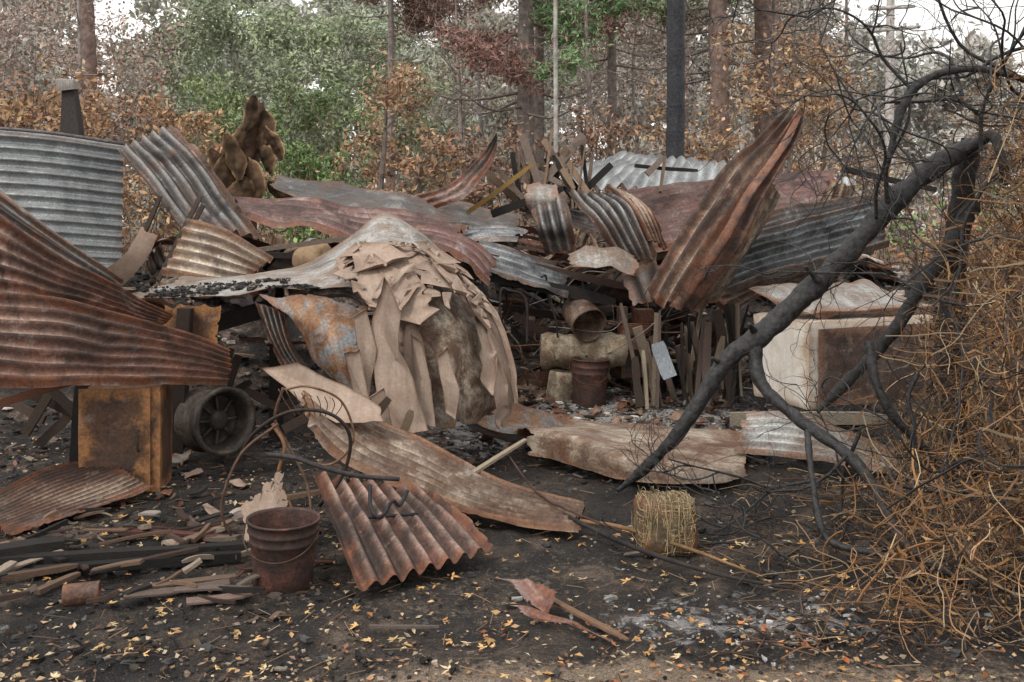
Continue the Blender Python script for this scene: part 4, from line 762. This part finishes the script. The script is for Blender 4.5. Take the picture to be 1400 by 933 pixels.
def conifer(name, x, y, h, reach, cols, haze=0., tr=.22, h0=.2, nb=46, dens=1., bark=(.13, .09, .075)):
    b = B(); bk = hz(bark, haze)
    tube(b, [(x, y, -.1), (x+.05, y, h*.5), (x, y, h)], [tr, tr*.8, tr*.3], 9, 26, .08, bk)
    for i in range(nb):
        f = h0+(1-h0)*i/nb; z = h*f; a = R.uniform(0, 6.28); L = reach*(1.1-f*.5)*R.uniform(.5, 1.1)
        d = np.array([math.cos(a), math.sin(a), 0]); q = np.array([x, y, z]); pts = [q, q+d*L*.5+[0, 0, -.08*L], q+d*L+[0, 0, .03*L]]
        tube(b, pts, [tr*.16, tr*.04], 4, 8, 0, bk, caps=False); pc = cr(pts, 12)
        col = np.array(cols[R.integers(0, len(cols))]) if f > h0+.12 else None
        for k in range(4, 12):
            for s in range(3):
                e_ = pc[k]+R.normal(0, L*.13, 3)*[1, 1, .5]+d*L*.06; tube(b, [pc[k], e_], [tr*.03, tr*.012], 3, 2, 0, bk, caps=False)
                if col is not None and R.random() < .75:
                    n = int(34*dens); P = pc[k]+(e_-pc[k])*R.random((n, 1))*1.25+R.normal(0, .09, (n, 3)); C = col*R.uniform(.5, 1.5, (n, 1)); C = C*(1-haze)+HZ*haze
                    leaves(b, P, R.uniform(.05, .1, n), C, 0, .26, 1)
    b.build(name, [TBARK, LEAF], smooth=False)
RR = [(.27, .10, .065), (.23, .095, .06), (.21, .08, .05)]
conifer("scorched_pine_tree", .25, 22, 9.5, 3.0, RR+[(.12, .25, .06)], .18, .24, .36, 40)
conifer("scorched_pine_tree", 4.2, 21, 10, 2.6, [(.2, .10, .07), (.12, .24, .06)], .2, .2, .45, 34, .8)
conifer("scorched_pine_tree", -3.0, 25, 9.5, 2.9, RR, .2, .12, .58, 30, 1.2)
conifer("scorched_pine_tree", 2.3, 24, 9.5, 2.4, [(.12, .28, .06), (.16, .30, .07), (.22, .09, .06)], .18, .14, .55, 32, 1.2)
conifer("scorched_pine_tree", .6, 24, 10, 1.6, [(.13, .30, .06)], .16, .14, .72, 18, 1.3)
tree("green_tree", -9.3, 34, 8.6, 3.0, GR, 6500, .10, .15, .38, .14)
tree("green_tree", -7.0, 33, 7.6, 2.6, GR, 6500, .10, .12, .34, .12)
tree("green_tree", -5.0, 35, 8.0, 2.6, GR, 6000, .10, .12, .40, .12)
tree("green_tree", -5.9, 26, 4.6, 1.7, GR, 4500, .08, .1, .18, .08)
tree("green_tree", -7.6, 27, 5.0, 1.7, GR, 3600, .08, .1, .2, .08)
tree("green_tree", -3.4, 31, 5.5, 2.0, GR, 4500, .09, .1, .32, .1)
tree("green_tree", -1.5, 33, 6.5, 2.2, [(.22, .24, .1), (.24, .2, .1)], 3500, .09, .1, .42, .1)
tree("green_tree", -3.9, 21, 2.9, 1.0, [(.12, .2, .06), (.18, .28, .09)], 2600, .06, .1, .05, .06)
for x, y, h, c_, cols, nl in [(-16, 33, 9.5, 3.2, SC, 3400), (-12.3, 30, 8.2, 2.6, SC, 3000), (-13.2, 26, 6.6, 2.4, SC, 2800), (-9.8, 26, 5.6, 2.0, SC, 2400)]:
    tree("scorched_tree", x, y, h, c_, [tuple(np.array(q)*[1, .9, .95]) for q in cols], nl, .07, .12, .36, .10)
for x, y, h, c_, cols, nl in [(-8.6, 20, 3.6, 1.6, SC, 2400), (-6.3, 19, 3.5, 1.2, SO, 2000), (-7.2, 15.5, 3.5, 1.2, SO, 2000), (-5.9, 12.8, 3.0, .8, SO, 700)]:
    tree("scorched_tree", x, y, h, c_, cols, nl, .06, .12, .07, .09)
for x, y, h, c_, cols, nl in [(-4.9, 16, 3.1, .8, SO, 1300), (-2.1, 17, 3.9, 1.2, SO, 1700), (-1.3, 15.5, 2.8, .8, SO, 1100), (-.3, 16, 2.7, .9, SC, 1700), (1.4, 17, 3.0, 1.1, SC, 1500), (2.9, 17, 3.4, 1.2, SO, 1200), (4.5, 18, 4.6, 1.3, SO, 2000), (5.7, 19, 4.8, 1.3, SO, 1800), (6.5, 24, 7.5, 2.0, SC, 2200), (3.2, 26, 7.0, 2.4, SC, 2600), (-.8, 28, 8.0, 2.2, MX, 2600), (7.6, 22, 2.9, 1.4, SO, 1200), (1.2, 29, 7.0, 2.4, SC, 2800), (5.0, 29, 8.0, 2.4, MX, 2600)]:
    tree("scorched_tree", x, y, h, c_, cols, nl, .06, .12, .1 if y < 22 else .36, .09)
for x, y, h, c_ in [(-12, 21, 8.5, 2.2), (-9.4, 22, 8.2, 1.8), (-15, 24, 9, 2.5), (1.6, 21, 8, 1.8), (5.2, 21, 8.5, 2.0), (7.4, 23, 8.5, 2.0), (-1.2, 22, 7.5, 1.6)]:
    tree("bare_scorched_tree", x, y, h, c_, SC, 250, .05, .2, .24, .08, limbs=18, bark=(.14, .09, .075))
for x, y, h in [(3.95, 20, 10), (5.3, 22, 10), (-10, 24, 9), (6.6, 26, 10.5), (4.9, 30, 12)]:
    b = B(); tube(b, [(x, y, 0), (x+.1, y, h*.5), (x-.1, y, h)], [.22, .18, .14], 10, 60, .16, (.19, .135, .115)); b.build("bare_tree_trunk", TBARK)
b = B()
for i in range(36):
    x = -46+i*2.6+R.normal(0, .8); y = R.uniform(46, 60); f = 1.0 if x < 18 else .72
    pc_ = [(.18, .26, .10), (.24, .28, .14), (.27, .22, .14)] if -20 < x < -2 else [(.30, .20, .14), (.26, .19, .13), (.22, .22, .13)]
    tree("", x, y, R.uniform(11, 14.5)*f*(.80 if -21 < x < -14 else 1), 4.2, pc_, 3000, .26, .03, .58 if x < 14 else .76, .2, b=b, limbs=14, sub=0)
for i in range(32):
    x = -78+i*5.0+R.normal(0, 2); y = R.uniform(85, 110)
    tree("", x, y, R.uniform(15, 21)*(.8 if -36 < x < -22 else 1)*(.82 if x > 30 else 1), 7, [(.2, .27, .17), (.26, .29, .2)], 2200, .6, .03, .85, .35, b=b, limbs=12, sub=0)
b.build("distant_forest", [TBARK, LEAF], smooth=False)
b = B(); n = 26000; x = R.uniform(-13, 13, n); y = R.uniform(14.5, 26, n); mx = 1.2+1.2*vnoise(np.stack([x*.8, y*.8, 0*x], -1)); z = R.random(n)*mx
k = fbm(np.stack([x*1.1, y*1.1, z*1.1], -1), 3) > -.25; x, y, z = x[k], y[k], z[k]; n = len(x)
tint = fbm(np.stack([x*.5, y*.5, z*.5+8], -1), 2)[:, None]+.5*np.exp(-((x+4)/2.2)**2)[:, None]-.2
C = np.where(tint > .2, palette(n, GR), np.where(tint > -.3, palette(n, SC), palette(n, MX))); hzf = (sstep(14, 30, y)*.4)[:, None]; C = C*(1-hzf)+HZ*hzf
leaves(b, np.stack([x, y, z], -1), R.uniform(.04, .09, n), C, 0, .45)
b.build("undergrowth", LEAF, smooth=False)
b = B()
for i in range(520):
    x = R.uniform(-12, 12); y = R.uniform(14.5, 24); h = R.uniform(1.2, 4.2); p0 = np.array([x, y, 0]); p1 = p0+[R.normal(0, .6), 0, h]
    tube(b, [p0, (p0+p1)/2+R.normal(0, .15, 3), p1], [.016, .004], 3, 7, 0, np.array([.16, .10, .075])*R.uniform(.4, 1.8), caps=False)
b.build("scorched_saplings", TBARK)

# ------------------------------------------------------------------ light, sky, camera
w = bpy.data.worlds.new("World"); scene.world = w; w.use_nodes = True; nt = w.node_tree
bg = nt.nodes['Background']; sky = nt.nodes.new('ShaderNodeTexSky'); sky.sky_type = 'NISHITA'; sky.sun_disc = False
sky.sun_elevation = math.radians(52); sky.sun_rotation = math.radians(220); sky.dust_density = 2; sky.air_density = 1.0
hs = nt.nodes.new('ShaderNodeHueSaturation'); hs.inputs['Saturation'].default_value = .3
mx = nt.nodes.new('ShaderNodeMixRGB'); mx.inputs[0].default_value = .65; mx.inputs[2].default_value = (11.4, 11.0, 10.5, 1)   # smoke / overcast veil
nt.links.new(sky.outputs[0], hs.inputs['Color']); nt.links.new(hs.outputs[0], mx.inputs[1]); nt.links.new(mx.outputs[0], bg.inputs[0]); bg.inputs[1].default_value = .15
sl = bpy.data.lights.new("sun", 'SUN'); sl.energy = 1.5; sl.angle = math.radians(14); sl.color = (1, .95, .88)
so = bpy.data.objects.new("sun", sl); scene.collection.objects.link(so)
el, az = math.radians(52), math.radians(220)
dirv = Vector((math.sin(az)*math.cos(el), math.cos(az)*math.cos(el), math.sin(el)))
so.rotation_euler = dirv.to_track_quat('Z', 'Y').to_euler()
cam = bpy.data.cameras.new("camera"); co = bpy.data.objects.new("camera", cam); scene.collection.objects.link(co)
co.location = (0, 0, 1.6); co.rotation_euler = (math.radians(90), 0, 0); cam.lens = 36; cam.sensor_width = 36; cam.shift_y = -.119
cam.clip_end = 2000; scene.camera = co
scene.view_settings.view_transform = 'Standard'; scene.view_settings.look = 'None'; scene.view_settings.exposure = 0
print("polys", sum(len(o.data.polygons) for o in scene.objects if o.type == 'MESH'))
